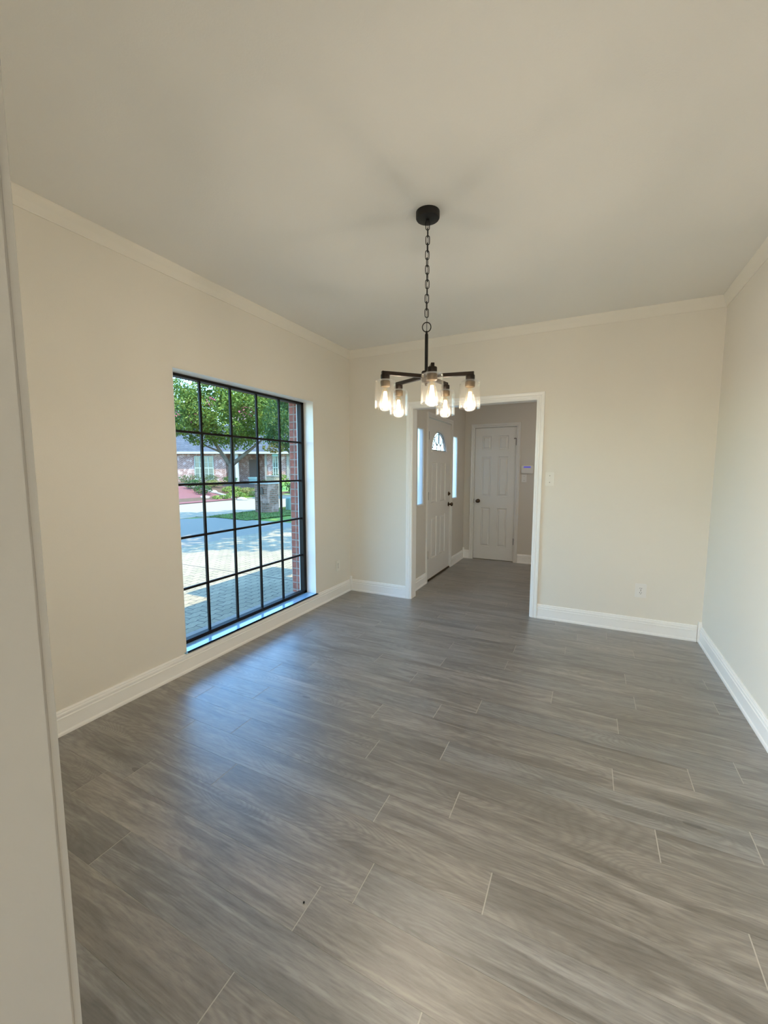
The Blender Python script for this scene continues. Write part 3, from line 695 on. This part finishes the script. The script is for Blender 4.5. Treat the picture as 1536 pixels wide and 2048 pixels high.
struct('porch_bounce_slab', B(-0.30, FX - 0.065, 0.215, 3.4, -0.16, -0.04, bev=0.01), WHITEP)  # unseen pale slab, added to bounce skylight into the sidelights
struct('driveway_pavers', B(-4.9, -0.305, -12, 9, -0.30, -0.15), PAVER)
struct('driveway_joint', B(-4.9, -1.0, 0.440, 0.462, -0.16, -0.1485), JOINT)
struct('driveway_apron', sheet([(-4.9, -12), (-4.9, 5.6), (-8.6, 5.6), (-9.4, 4.6), (-9.4, -12)], 4, 0.0), APRON)
struct('street', B(-14.3, -9.3, -30, 60, -0.30, -0.148), CONC)
struct('curb', B(-9.35, -8.95, 5.4, 60, -0.20, -0.12, bev=0.02), CONC)
struct('curb_far', B(-14.35, -14.1, 11.9, 60, -0.20, -0.09, bev=0.02), CONC)
struct('yard_across', sheet([(-14.2, -20), (-14.2, 70), (-75, 70), (-75, -20)], 2.0, -0.004), MULCH)
struct('driveway_across', sheet([(-14.2, 4.0), (-14.2, 11.75), (-15.0, 12.15), (-16.1, 12.2), (-17.3, 12.2), (-18.2, 12.0), (-24, 10.5), (-24, 2.0)], 0.5, 0.03), REDDRV)
struct('driveway_edge', tube(bmesh.new(), [(x, y, terr(x, y) + 0.05) for x, y in ((-14.25, 11.85), (-15.0, 12.25), (-16.1, 12.32), (-17.3, 12.32), (-18.2, 12.1), (-21, 11.2), (-24, 10.6))], 0.07, 6), STONE)

def leaf_cloud(seed, blobs, count, size, shell=0.55, flat=1.0):
    """many small folded leaves scattered through a set of ellipsoids (cx,cy,cz,rx,ry,rz)"""
    rnd = random.Random(seed); bm = bmesh.new(); vols = [b[3] * b[4] * b[5] for b in blobs]; tot = sum(vols)
    for b, vol in zip(blobs, vols):
        for _ in range(int(count * vol / tot)):
            d = Vector((rnd.gauss(0, 1), rnd.gauss(0, 1), rnd.gauss(0, 1))).normalized()
            r = shell + (1 - shell) * rnd.random() ** 0.6
            p = Vector((b[0] + d.x * b[3] * r, b[1] + d.y * b[4] * r, b[2] + d.z * b[5] * r))
            if noise.noise(p * (1.1 / max(0.3, min(b[3], 2.0)) * 1.6) + Vector((seed, 0, 0))) < -0.16: continue
            s = size * (0.6 + 0.8 * rnd.random())
            n = Vector((rnd.gauss(0, 1), rnd.gauss(0, 1), rnd.gauss(0.5, 1))).normalized(); t = n.orthogonal().normalized(); t.rotate(Matrix.Rotation(rnd.random() * 6.28, 3, n)); q = n.cross(t)
            v = [bm.verts.new(p + t * s), bm.verts.new(p + q * s * 0.45 + n * s * 0.15), bm.verts.new(p - t * s * 0.8), bm.verts.new(p - q * s * 0.45 + n * s * 0.15)]
            bm.faces.new((v[0], v[1], v[2])); bm.faces.new((v[0], v[2], v[3]))
    return bm
def cloud_obj(name, bm, mat, parent): 
    me = bpy.data.meshes.new(name); bm.to_mesh(me); bm.free(); me.materials.append(mat)
    o = bpy.data.objects.new(name, me); C.objects.link(o); o.parent = parent; return o
def tree(x, y, trunk, blobs, mat, count, size, label, seed, group=None, z=None, extra=None):
    z0 = terr(x, y) if z is None else z
    r = empty('tree', (x, y, z0)); tag(r, label, 'tree', group)
    bm = bmesh.new()
    for pts, ra in trunk: tube(bm, pts, ra, 9)
    obj('trunk', bm, BARK, r, smooth=True)
    cloud_obj('crown', leaf_cloud(seed, blobs, count, size), mat, r)
    if extra: cloud_obj(extra[0], leaf_cloud(seed + 50, extra[1], extra[2], extra[3], 0.9), extra[4], r)
    return r
# depth frame of the view across the street: D forward, S to the right
hx, hy = -math.sin(0.4606), math.cos(0.4606)
def DS(D, S): return (2.482 + D * hx + S * hy, -4.110 + D * hy - S * hx)
def loc_blobs(bl, a=0.4606):
    """(side, depth, z, r_side, r_depth, rz) in the local frame of the view -> axis aligned blobs"""
    out = []
    for s, d, z, rs, rd, rz in bl:
        out.append((s * hy + d * hx, -s * hx + d * hy, z, (rs + rd) / 2, (rs + rd) / 2, rz))
    return out
# the large street tree in front of the house
tx, ty = DS(27.5, -10.15)
tree(tx, ty, [([(0, 0, -0.1), (0.03, 0, 0.5), (0.0, 0.02, 1.05), (0.05, 0, 1.35)], [0.27, 0.21, 0.20, 0.19]),
              ([(0, 0, 1.15), (-0.35, -0.15, 1.7), (-0.9, -0.3, 2.5), (-1.6, -0.5, 3.6)], [0.16, 0.13, 0.10, 0.05]),
              ([(0.03, 0, 1.2), (0.15, 0.05, 2.2), (0.2, 0, 3.6), (0.1, 0, 5.0)], [0.15, 0.13, 0.10, 0.05]),
              ([(0.05, 0, 1.25), (0.7, 0.35, 1.85), (1.3, 0.7, 2.4), (2.2, 1.1, 3.2)], [0.15, 0.12, 0.09, 0.04]),
              ([(-0.6, -0.25, 2.1), (-1.5, -0.6, 2.5), (-2.3, -1.0, 2.9)], [0.07, 0.05, 0.03])],
     loc_blobs([(0.6, 0, 4.4, 3.6, 3.0, 1.9), (-1.3, -0.3, 3.5, 2.0, 1.8, 1.1), (2.6, -0.4, 3.7, 1.9, 1.8, 1.2), (0.4, 0.2, 6.2, 2.8, 2.6, 1.5), (0.6, -0.8, 2.75, 1.3, 1.2, 0.6), (2.0, -1.0, 4.6, 2.2, 1.8, 1.6), (-0.9, -0.8, 5.2, 2.2, 1.8, 1.5)]),
     LEAF1, 30000, 0.10, 'large spreading green tree with forked grey trunk before the brick house', 11,
     extra=('blossom', loc_blobs([(1.9, -2.3, 4.4, 0.5, 0.4, 0.3), (-1.2, -2.3, 4.0, 0.4, 0.4, 0.3), (-0.1, -2.6, 4.9, 0.3, 0.3, 0.3)]), 170, 0.07, PINK))
tx, ty = DS(25.0, -12.6)
tree(tx, ty, [([(0, 0, -0.1), (0.05, 0, 1.5), (0, 0, 3.2), (0.1, 0, 5.0)], [0.12, 0.10, 0.08, 0.03]), ([(0, 0, 2.2), (-0.5, 0, 3.2), (-0.9, 0.2, 4.4)], [0.07, 0.05, 0.03])],
     loc_blobs([(0.1, 0, 4.6, 1.6, 1.5, 1.7), (1.5, 0.3, 4.4, 1.1, 1.1, 1.3), (0.4, 0.2, 6.0, 1.5, 1.3, 1.0), (-0.9, 0, 3.7, 0.9, 0.9, 0.8)]),
     LEAF2, 11000, 0.09, 'pale green flowering tree with pink blossoms left of the big tree', 23,
     extra=('blossom', loc_blobs([(0.2, -1.2, 4.0, 0.35, 0.3, 0.28), (0.75, -1.2, 4.15, 0.3, 0.3, 0.2), (-0.3, -1.3, 3.8, 0.3, 0.3, 0.25)]), 200, 0.08, PINK))
tx, ty = DS(22.5, -4.9)
tree(tx, ty, [([(0, 0, -0.1), (0.05, 0, 1.6), (0, 0, 3.0), (0.1, 0, 4.6)], [0.13, 0.11, 0.09, 0.03]), ([(0, 0, 2.2), (-0.7, 0, 3.0), (-1.3, 0.1, 3.9)], [0.07, 0.05, 0.03])],
     loc_blobs([(-0.3, 0, 4.2, 1.4, 1.2, 1.6), (0.5, 0, 5.6, 1.6, 1.2, 1.0), (-0.7, 0, 3.3, 0.9, 0.8, 0.55)]),
     LEAF3, 9000, 0.085, 'dark green tree beside the window brickwork, right of the big tree', 31,
     extra=('autumn_leaves', loc_blobs([(-0.9, -0.4, 2.75, 0.75, 0.5, 0.26), (-0.5, -0.9, 4.1, 0.25, 0.3, 0.2)]), 420, 0.08, LEAFO))
for i, (D, S, zc, r_, m, lab) in enumerate([(44, -22.5, 5.2, 3.6, LEAF3, 'far dark tree rising behind the slate roof'), (33, -22.5, 4.6, 3.6, LEAF1, 'broad tree left of the brick house'), (27, -24.5, 4.4, 3.4, LEAF3, 'dark tree at the far left of the street'), (46, -13.5, 6.5, 4.2, LEAF1, 'tall far tree behind the roof ridge, centre of the window'),
                                    (44, -9.0, 5.8, 3.8, LEAF3, 'far tree behind the right wing of the brick house')]):
    tx, ty = DS(D, S)
    tree(tx, ty, [([(0, 0, -0.2), (0.1, 0, 3), (0, 0, zc)], [0.3, 0.24, 0.1])], [(0, 0, zc, r_, r_, 3.0), (0, 0, zc, r_ * 0.6, r_ * 0.6, 2.0)], m, 9000, 0.22, lab, 60 + i)
# the shade tree of the front yard (its crown throws the dappled shade on the drive)
tree(-3.2, 4.75, [([(0, 0, -0.05), (0.05, 0, 2.0), (0, 0.05, 4.2), (0, 0, 6.5)], [0.24, 0.20, 0.17, 0.06])],
     [(-0.1, 0.3, 8.0, 2.5, 3.6, 2.4), (-1.5, -1.5, 7.3, 1.6, 2.0, 1.6), (0.5, 2.6, 7.6, 2.0, 2.4, 1.6), (0.9, -3.4, 8.2, 1.7, 1.7, 1.4), (-1.8, -2.6, 7.8, 1.7, 1.8, 1.5), (-2.2, 0.6, 8.2, 1.8, 2.0, 1.5), (2.5, -2.3, 8.4, 1.9, 1.9, 1.3), (2.9, -0.2, 8.4, 1.7, 1.7, 1.3), (0.4, -1.3, 8.3, 2.0, 1.8, 1.3), (-3.6, -1.2, 8.0, 1.6, 2.2, 1.2)], LEAF1, 17000, 0.17, 'yard tree whose crown shades the paved driveway', 77, z=-0.15)
tree(-7.0, -0.6, [([(0, 0, -0.05), (0.05, 0, 2.0), (0, 0.05, 4.2), (0, 0, 6.5)], [0.20, 0.18, 0.15, 0.06])],
     [(0.4, 0.0, 7.6, 2.0, 1.6, 1.8)], LEAF1, 3000, 0.16, 'yard tree standing left of the window view beside the driveway', 78, z=-0.15)

# house across the street, built in its own frame (u along the facade, v back, w up)
Hc = DS(33.0, -12.0)
house = empty('brick_house', (Hc[0], Hc[1], 0.30), 0.4606)
tag(house, 'single-storey pinkish brick house with slate roof across the street', 'house')
def hb(name, u0, u1, v0, v1, w0, w1, mat, parent=house, bev=0.0): return obj(name, B(u0, u1, v0, v1, w0, w1, bev=bev), mat, parent)
eave = 2.44
hb('wall', -6.5, -0.6, 0.0, 6.0, -0.1, eave - 0.02, BRICKP)
hb('wall', -0.6, 2.55, 1.6, 6.0, -0.1, eave - 0.02, BRICKP)
hb('wall', 2.55, 4.35, 0.1, 6.0, -0.1, eave - 0.02, BRICKP)
hb('wall', 4.35, 9.0, 1.0, 6.0, -0.1, eave - 0.02, BRICKP)
def hroof(u0, u1, v0, v1, w0, rise, hip=2.5):
    bm = bmesh.new(); m = (v0 + v1) / 2
    a = [bm.verts.new(p) for p in ((u0, v0, w0), (u1, v0, w0), (u1, v1, w0), (u0, v1, w0))]
    r0, r1 = bm.verts.new((u0 + hip, m, w0 + rise)), bm.verts.new((u1 - hip, m, w0 + rise))
    bm.faces.new((a[0], a[1], r1, r0)); bm.faces.new((a[2], a[3], r0, r1)); bm.faces.new((a[1], a[2], r1)); bm.faces.new((a[3], a[0], r0)); bm.faces.new(a)
    return bm
obj('roof', hroof(-8.0, 9.5, -0.3, 8.5, eave + 0.12, 2.6), ROOFM, house)
for u0, u1, v in ((-8.0, 2.2, -0.3), (2.2, 4.8, -0.25), (4.8, 9.5, 0.7)):
    hb('fascia', u0, u1, v - 0.05, v + 0.02, eave - 0.04, eave + 0.13, FASCIA)
    hb('soffit', u0, u1, v, v + 2.3, eave - 0.03, eave, FASCIA)
def hwin(u0, u1, w0, w1, v, cols, rows):
    f = bmesh.new(); t = 0.06
    box(f, u0 - t, u1 + t, v - 0.05, v + 0.02, w0 - t, w0); box(f, u0 - t, u1 + t, v - 0.05, v + 0.02, w1, w1 + t)
    box(f, u0 - t, u0, v - 0.05, v + 0.02, w0, w1); box(f, u1, u1 + t, v - 0.05, v + 0.02, w0, w1)
    for i in range(1, cols):
        x = u0 + (u1 - u0) * i / cols; s = 0.05 if cols > 2 and i == cols // 2 else 0.03; box(f, x - s, x + s, v - 0.045, v, w0, w1)
    for i in range(1, rows):
        z = w0 + (w1 - w0) * i / rows; s = 0.04 if i * 2 == rows else 0.012; box(f, u0, u1, v - 0.042, v, z - s, z + s)
    fr = obj('window', f, GREENF, house); obj('pane', B(u0, u1, v - 0.02, v - 0.01, w0, w1), PANEM, fr)
hwin(-3.02, -1.62, 0.42, 2.16, 0.0, 4, 4)
hwin(3.18, 3.50, 0.45, 2.20, 0.1, 2, 4)
hb('window_head', 3.10, 3.56, 0.03, 0.1, 2.22, 2.45, plain('blue_green_metal', (0.22, 0.45, 0.50, 1), 0.4))
hb('column', 0.20, 0.42, -0.15, 0.07, -0.1, eave - 0.03, WHITEP)
hb('quoin', 2.50, 2.66, -0.02, 0.11, -0.1, eave - 0.03, STONE); hb('quoin', 4.25, 4.42, -0.02, 0.11, -0.1, eave - 0.03, STONE)
hb('door', 0.75, 1.6, 1.55, 1.6, -0.1, 2.0, plain('dark_door', (0.10, 0.06, 0.05, 1), 0.5))
hb('chimney', -1.0, 0.1, 2.5, 3.4, 2.5, 5.6, BRICKP)

# pillars, boxes
def pillar(x, y, w, h, mat, label, mail=True, cap=CAPM):
    r = empty('mailbox_pillar', (x, y, terr(x, y))); tag(r, label, 'mailbox pillar')
    obj('shaft', B(-w / 2, w / 2, -w / 2, w / 2, 0, h), mat, r)
    bm = B(-w / 2 - 0.04, w / 2 + 0.04, -w / 2 - 0.04, w / 2 + 0.04, h, h + 0.06, bev=0.01); obj('cap', bm, cap, r)
    if mail:
        bm = bmesh.new(); n = 12; f = [(0.11 * math.cos(PI * k / n), 0.11 * math.sin(PI * k / n)) for k in range(n + 1)]; f = [(0.11, -0.14)] + f + [(-0.11, -0.14)]
        A = [bm.verts.new((u, -w / 2 - 0.03, h - 0.22 + v)) for u, v in f]; D = [bm.verts.new((u, -w / 2 + 0.01, h - 0.22 + v)) for u, v in f]
        for k in range(len(f)): bm.faces.new((A[k], A[(k + 1) % len(f)], D[(k + 1) % len(f)], D[k]))
        bm.faces.new(A); bm.faces.new(list(reversed(D)))
        obj('mailbox_door', bm, MAILD, r)
    return r
pillar(-8.22, 7.66, 0.60, 1.06, BRICKM, 'brick mailbox pillar with dark arched mailbox door in the grass strip')
pillar(-14.75, 15.5, 0.62, 1.15, BRICKY, 'buff brick pillar across the street behind the nearer mailbox pillar', mail=False, cap=STONE)
u = obj('utility_box', lathe(bmesh.new(), [(0, 0), (0.17, 0), (0.17, 0.40), (0.155, 0.46), (0.10, 0.49), (0, 0.50)], 20), UTIL, smooth=True, auto=40); u.location = (-7.95, 8.65, -0.13)
tag(u, 'green rounded utility pedestal standing beside the brick mailbox pillar', 'utility box')
x, y = DS(29.0, -9.18)
u = empty('utility_cabinet', (x, y, 0.45), 0.46); tag(u, 'pale mint utility cabinet with a flat lid near the porch', 'utility cabinet')
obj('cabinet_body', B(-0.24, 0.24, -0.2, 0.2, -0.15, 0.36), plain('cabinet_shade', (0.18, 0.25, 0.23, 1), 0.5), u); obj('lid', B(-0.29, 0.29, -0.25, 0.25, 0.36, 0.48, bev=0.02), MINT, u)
# curved white pipe railing by the buff pillar
rl = obj('hose_hoop', tube(bmesh.new(), [(-13.9, 16.0 + 0.0, -0.1), (-13.88, 16.02, 0.45), (-13.80, 16.18, 0.80), (-13.68, 16.40, 0.60), (-13.62, 16.52, 0.25), (-13.60, 16.56, -0.1)], 0.035, 8), WHITEP, smooth=True)
tag(rl, 'bent white pipe hoop standing right of the buff brick pillar', 'pipe hoop')

# grass
def grass(name, poly, count, hgt, mat, seed, label, keep=()):
    rnd = random.Random(seed); bm = bmesh.new(); xs = [p[0] for p in poly]; ys = [p[1] for p in poly]; n = len(poly); k = 0
    def inside(x, y):
        c = False
        for i in range(n):
            (x0, y0), (x1, y1) = poly[i], poly[i - 1]
            if (y0 > y) != (y1 > y) and x < (x1 - x0) * (y - y0) / (y1 - y0) + x0: c = not c
        return c
    while k < count:
        x, y = rnd.uniform(min(xs), max(xs)), rnd.uniform(min(ys), max(ys))
        if not inside(x, y) or any(math.hypot(x - a_, y - b_) < c_ for a_, b_, c_ in keep): continue
        k += 1; a = rnd.random() * 6.28; w = 0.02 + 0.02 * rnd.random(); h = hgt * (0.5 + rnd.random()); z = terr(x, y)
        l = Vector((rnd.uniform(-0.5, 0.5), rnd.uniform(-0.5, 0.5), 1)) * h
        bm.faces.new((bm.verts.new((x - w * math.cos(a), y - w * math.sin(a), z - 0.01)), bm.verts.new((x + w * math.cos(a), y + w * math.sin(a), z - 0.01)), bm.verts.new(Vector((x, y, z)) + l)))
    r = obj(name, bm, mat); r['kind'] = 'stuff'; r['label'] = label; r['category'] = 'grass'; return r
strip = [(-7.0, 5.4), (-6.6, 8.5), (-6.3, 14), (-8.9, 14), (-8.9, 5.6)]
struct('lawn_strip', sheet(strip, 0.6, 0.02), LAWNM)
grass('grass', strip, 9000, 0.05, m_leaf('grass_shade', (0.055, 0.09, 0.022, 1), (0.13, 0.155, 0.05, 1)), 5, 'mown grass strip around the brick mailbox pillar', [(-8.22, 7.66, 0.45), (-7.95, 8.65, 0.2)])
lp = [(-14.4, 12.9), (-14.4, 14.7), (-15.8, 15.0), (-16.0, 14.2), (-15.2, 13.0)]
struct('lawn_patch', sheet(lp, 0.4, 0.03), plain('lawn_bright', (0.16, 0.25, 0.03, 1), 0.9, vary=0.2))
GB = m_leaf('grass_bright', (0.129, 0.218, 0.025, 1), (0.198, 0.258, 0.050, 1))
grass('grass', lp, 2500, 0.08, GB, 6, 'bright sunlit lawn patch behind the street curb', [(-14.75, 15.5, 0.6)])
lp2 = [(-14.4, 16.2), (-14.4, 21), (-18.5, 25), (-18.5, 18.5), (-16, 16.4)]
struct('lawn_right', sheet(lp2, 0.5, 0.03), plain('lawn_side', (0.09, 0.20, 0.035, 1), 0.9, vary=0.2))

# bushes in the bed: each its own
def bush(x, y, r, h, mat, seed, label, group, size=0.05, n=700):
    o = empty('shrub', (x, y, terr(x, y))); tag(o, label, 'shrub', group)
    rnd = random.Random(seed); bm = bmesh.new()
    for k in range(5):
        a = rnd.random() * 6.28; tube(bm, [(0, 0, 0), (0.35 * r * math.cos(a), 0.35 * r * math.sin(a), 0.7 * h)], [0.02, 0.008], 5)
    obj('stem', bm, BARK, o); cloud_obj('foliage', leaf_cloud(seed, [(0, 0, h * 0.55, r, r, h * 0.5)], n, size, 0.35), mat, o)
G = 'shrubs in the planting bed across the street'
labs = ['leftmost yellow-green shrub of the bed, by the red driveway', 'dark green shrub beside the red driveway edge', 'second dark green shrub at the drive, nearer the window',
        'yellow flowering shrub left of the large tree trunk', 'pale shrub just before the large tree trunk', 'yellow-green shrub right of the large tree trunk', 'round pale shrub between tree and lawn patch',
        'low yellow shrub behind the bright lawn patch', 'grey-green low shrub beside the curb end', 'yellow shrub under the brick house window', 'green shrub under the porch side', 'small shrub beside the mint cabinet']
for i, (D, S, r, h, m) in enumerate([(27.0, -12.7, 0.75, 0.62, LEAFY), (23.0, -10.6, 0.55, 0.60, LEAF3), (22.2, -9.75, 0.50, 0.50, LEAF3), (25.0, -10.3, 0.6, 0.40, LEAFY), (24.0, -8.85, 0.6, 0.38, LEAF2), (24.5, -8.1, 0.6, 0.36, LEAFY),
                                 (22.6, -8.15, 0.5, 0.34, LEAF2), (23.6, -7.35, 0.5, 0.36, LEAFY), (21.6, -8.5, 0.5, 0.22, LEAF2), (30.5, -12.9, 0.7, 0.55, LEAFY), (30.0, -11.2, 0.6, 0.45, LEAF2), (28.6, -8.2, 0.40, 0.35, LEAFY)]):
    bush(*DS(D, S), r, h, m, 200 + i, labs[i], G)
for i, (D, S, r, h, lab) in enumerate([(28.0, -7.15, 0.75, 1.0, 'tall rounded hedge shrub before the right wing of the house'), (26.6, -5.75, 0.6, 0.85, 'dark hedge shrub next to the window brickwork')]):
    bush(*DS(D, S), r, h, LEAF1 if i == 0 else LEAF3, 230 + i, lab, 'hedge before the right wing', 0.07, 900)
for i, (D, S, r, lab) in enumerate([(21.4, -9.3, 0.20, 'low pale border rock nearest the curb end'), (23.1, -9.6, 0.22, 'flat pale border rock beside the dark shrub'), (21.6, -7.45, 0.22, 'round pale rock at the lawn patch corner'), (23.2, -8.55, 0.14, 'small pale rock between the shrubs')]):
    x, y = DS(D, S); bm = bmesh.new(); bmesh.ops.create_icosphere(bm, subdivisions=3, radius=r)
    for v in bm.verts: v.co = Vector((v.co.x * 1.3, v.co.y, v.co.z * 0.5)) * (1 + 0.25 * noise.noise(v.co * 6 + Vector((i * 3, 0, 0))))
    o = obj('border_rock', bm, STONE, smooth=True); o.location = (x, y, terr(x, y) + r * 0.2); tag(o, lab, 'rock', 'border rocks of the planting bed')

# ------------------------------------------------------------------ light
EL = math.radians(67); sd = Vector((0.955, -0.30, 0)).normalized() * math.cos(EL); sd.z = math.sin(EL)
def light(name, typ, loc, energy, col=(1, 1, 1), **kw):
    l = bpy.data.lights.new(name, typ); l.energy = energy; l.color = col
    for k_, v_ in kw.items(): setattr(l, k_, v_)
    o = bpy.data.objects.new(name, l); C.objects.link(o); o.location = loc; return o
s = light('sun', 'SUN', (0, 0, 20), 11.0, (1.0, 0.85, 0.58), angle=math.radians(0.6)); s.rotation_euler = sd.to_track_quat('Z', 'Y').to_euler()
w = bpy.data.worlds.new('sky'); bpy.context.scene.world = w; w.use_nodes = True; t = w.node_tree; t.nodes.clear()
st = t.nodes.new('ShaderNodeTexSky'); st.sky_type = 'NISHITA'; st.sun_disc = False; st.sun_elevation = EL; st.sun_rotation = math.atan2(sd.x, sd.y); st.air_density = 1.3; st.dust_density = 0.6; st.ozone_density = 2.5
mul = t.nodes.new('ShaderNodeMix'); mul.data_type = 'RGBA'; mul.blend_type = 'MULTIPLY'; mul.inputs[0].default_value = 1; mul.inputs[7].default_value = (0.66, 0.93, 1.08, 1)
bg = t.nodes.new('ShaderNodeBackground'); bg.inputs[1].default_value = 1.4; wo = t.nodes.new('ShaderNodeOutputWorld')
t.links.new(st.outputs[0], mul.inputs[6]); t.links.new(mul.outputs[2], bg.inputs[0]); t.links.new(bg.outputs[0], wo.inputs[0])
for i, p_ in enumerate(lamp_pos):
    light('bulb_light', 'POINT', p_, 4.6, (1.0, 0.92, 0.82), shadow_soft_size=0.010)
# fill lights added in the unseen adjoining room, one at its left wall, one overhead
a = light('room_fill_side', 'AREA', (0.03, -6.95, 1.45), 450, (1.0, 0.985, 0.97), shape='RECTANGLE', size=2.0, size_y=2.0); a.rotation_euler = Vector((-1, -0.35, 0)).to_track_quat('Z', 'Y').to_euler()
a = light('room_fill_top', 'AREA', (1.2, -6.2, H - 0.08), 60, (1.0, 0.95, 0.88), shape='DISK', size=0.8)

light('foyer_fill', 'AREA', (2.75, 1.2, H - 0.06), 9, (1.0, 0.90, 0.80), shape='DISK', size=0.5)  # added fill to lift the dim foyer, no fitting modelled
# ------------------------------------------------------------------ camera
cam = bpy.data.cameras.new('camera'); cam.sensor_fit = 'VERTICAL'; cam.sensor_height = 36.0; cam.lens = 36.0 * 823.6 / 2048.0; cam.clip_start = 0.02; cam.clip_end = 300
co = bpy.data.objects.new('camera', cam); C.objects.link(co); co.location = (2.4821, -4.1095, 1.4155); co.rotation_euler = (PI / 2 - 0.1012, 0, 0.4606)
sc = bpy.context.scene; sc.camera = co
sc.view_settings.view_transform = 'Standard'; sc.view_settings.look = 'None'; sc.view_settings.gamma = 1.0; sc.view_settings.use_curve_mapping = False
sc.view_settings.exposure = 0.10
sc.cycles.max_bounces = 14; sc.cycles.diffuse_bounces = 8; sc.cycles.transparent_max_bounces = 24; sc.cycles.sample_clamp_indirect = 8.0
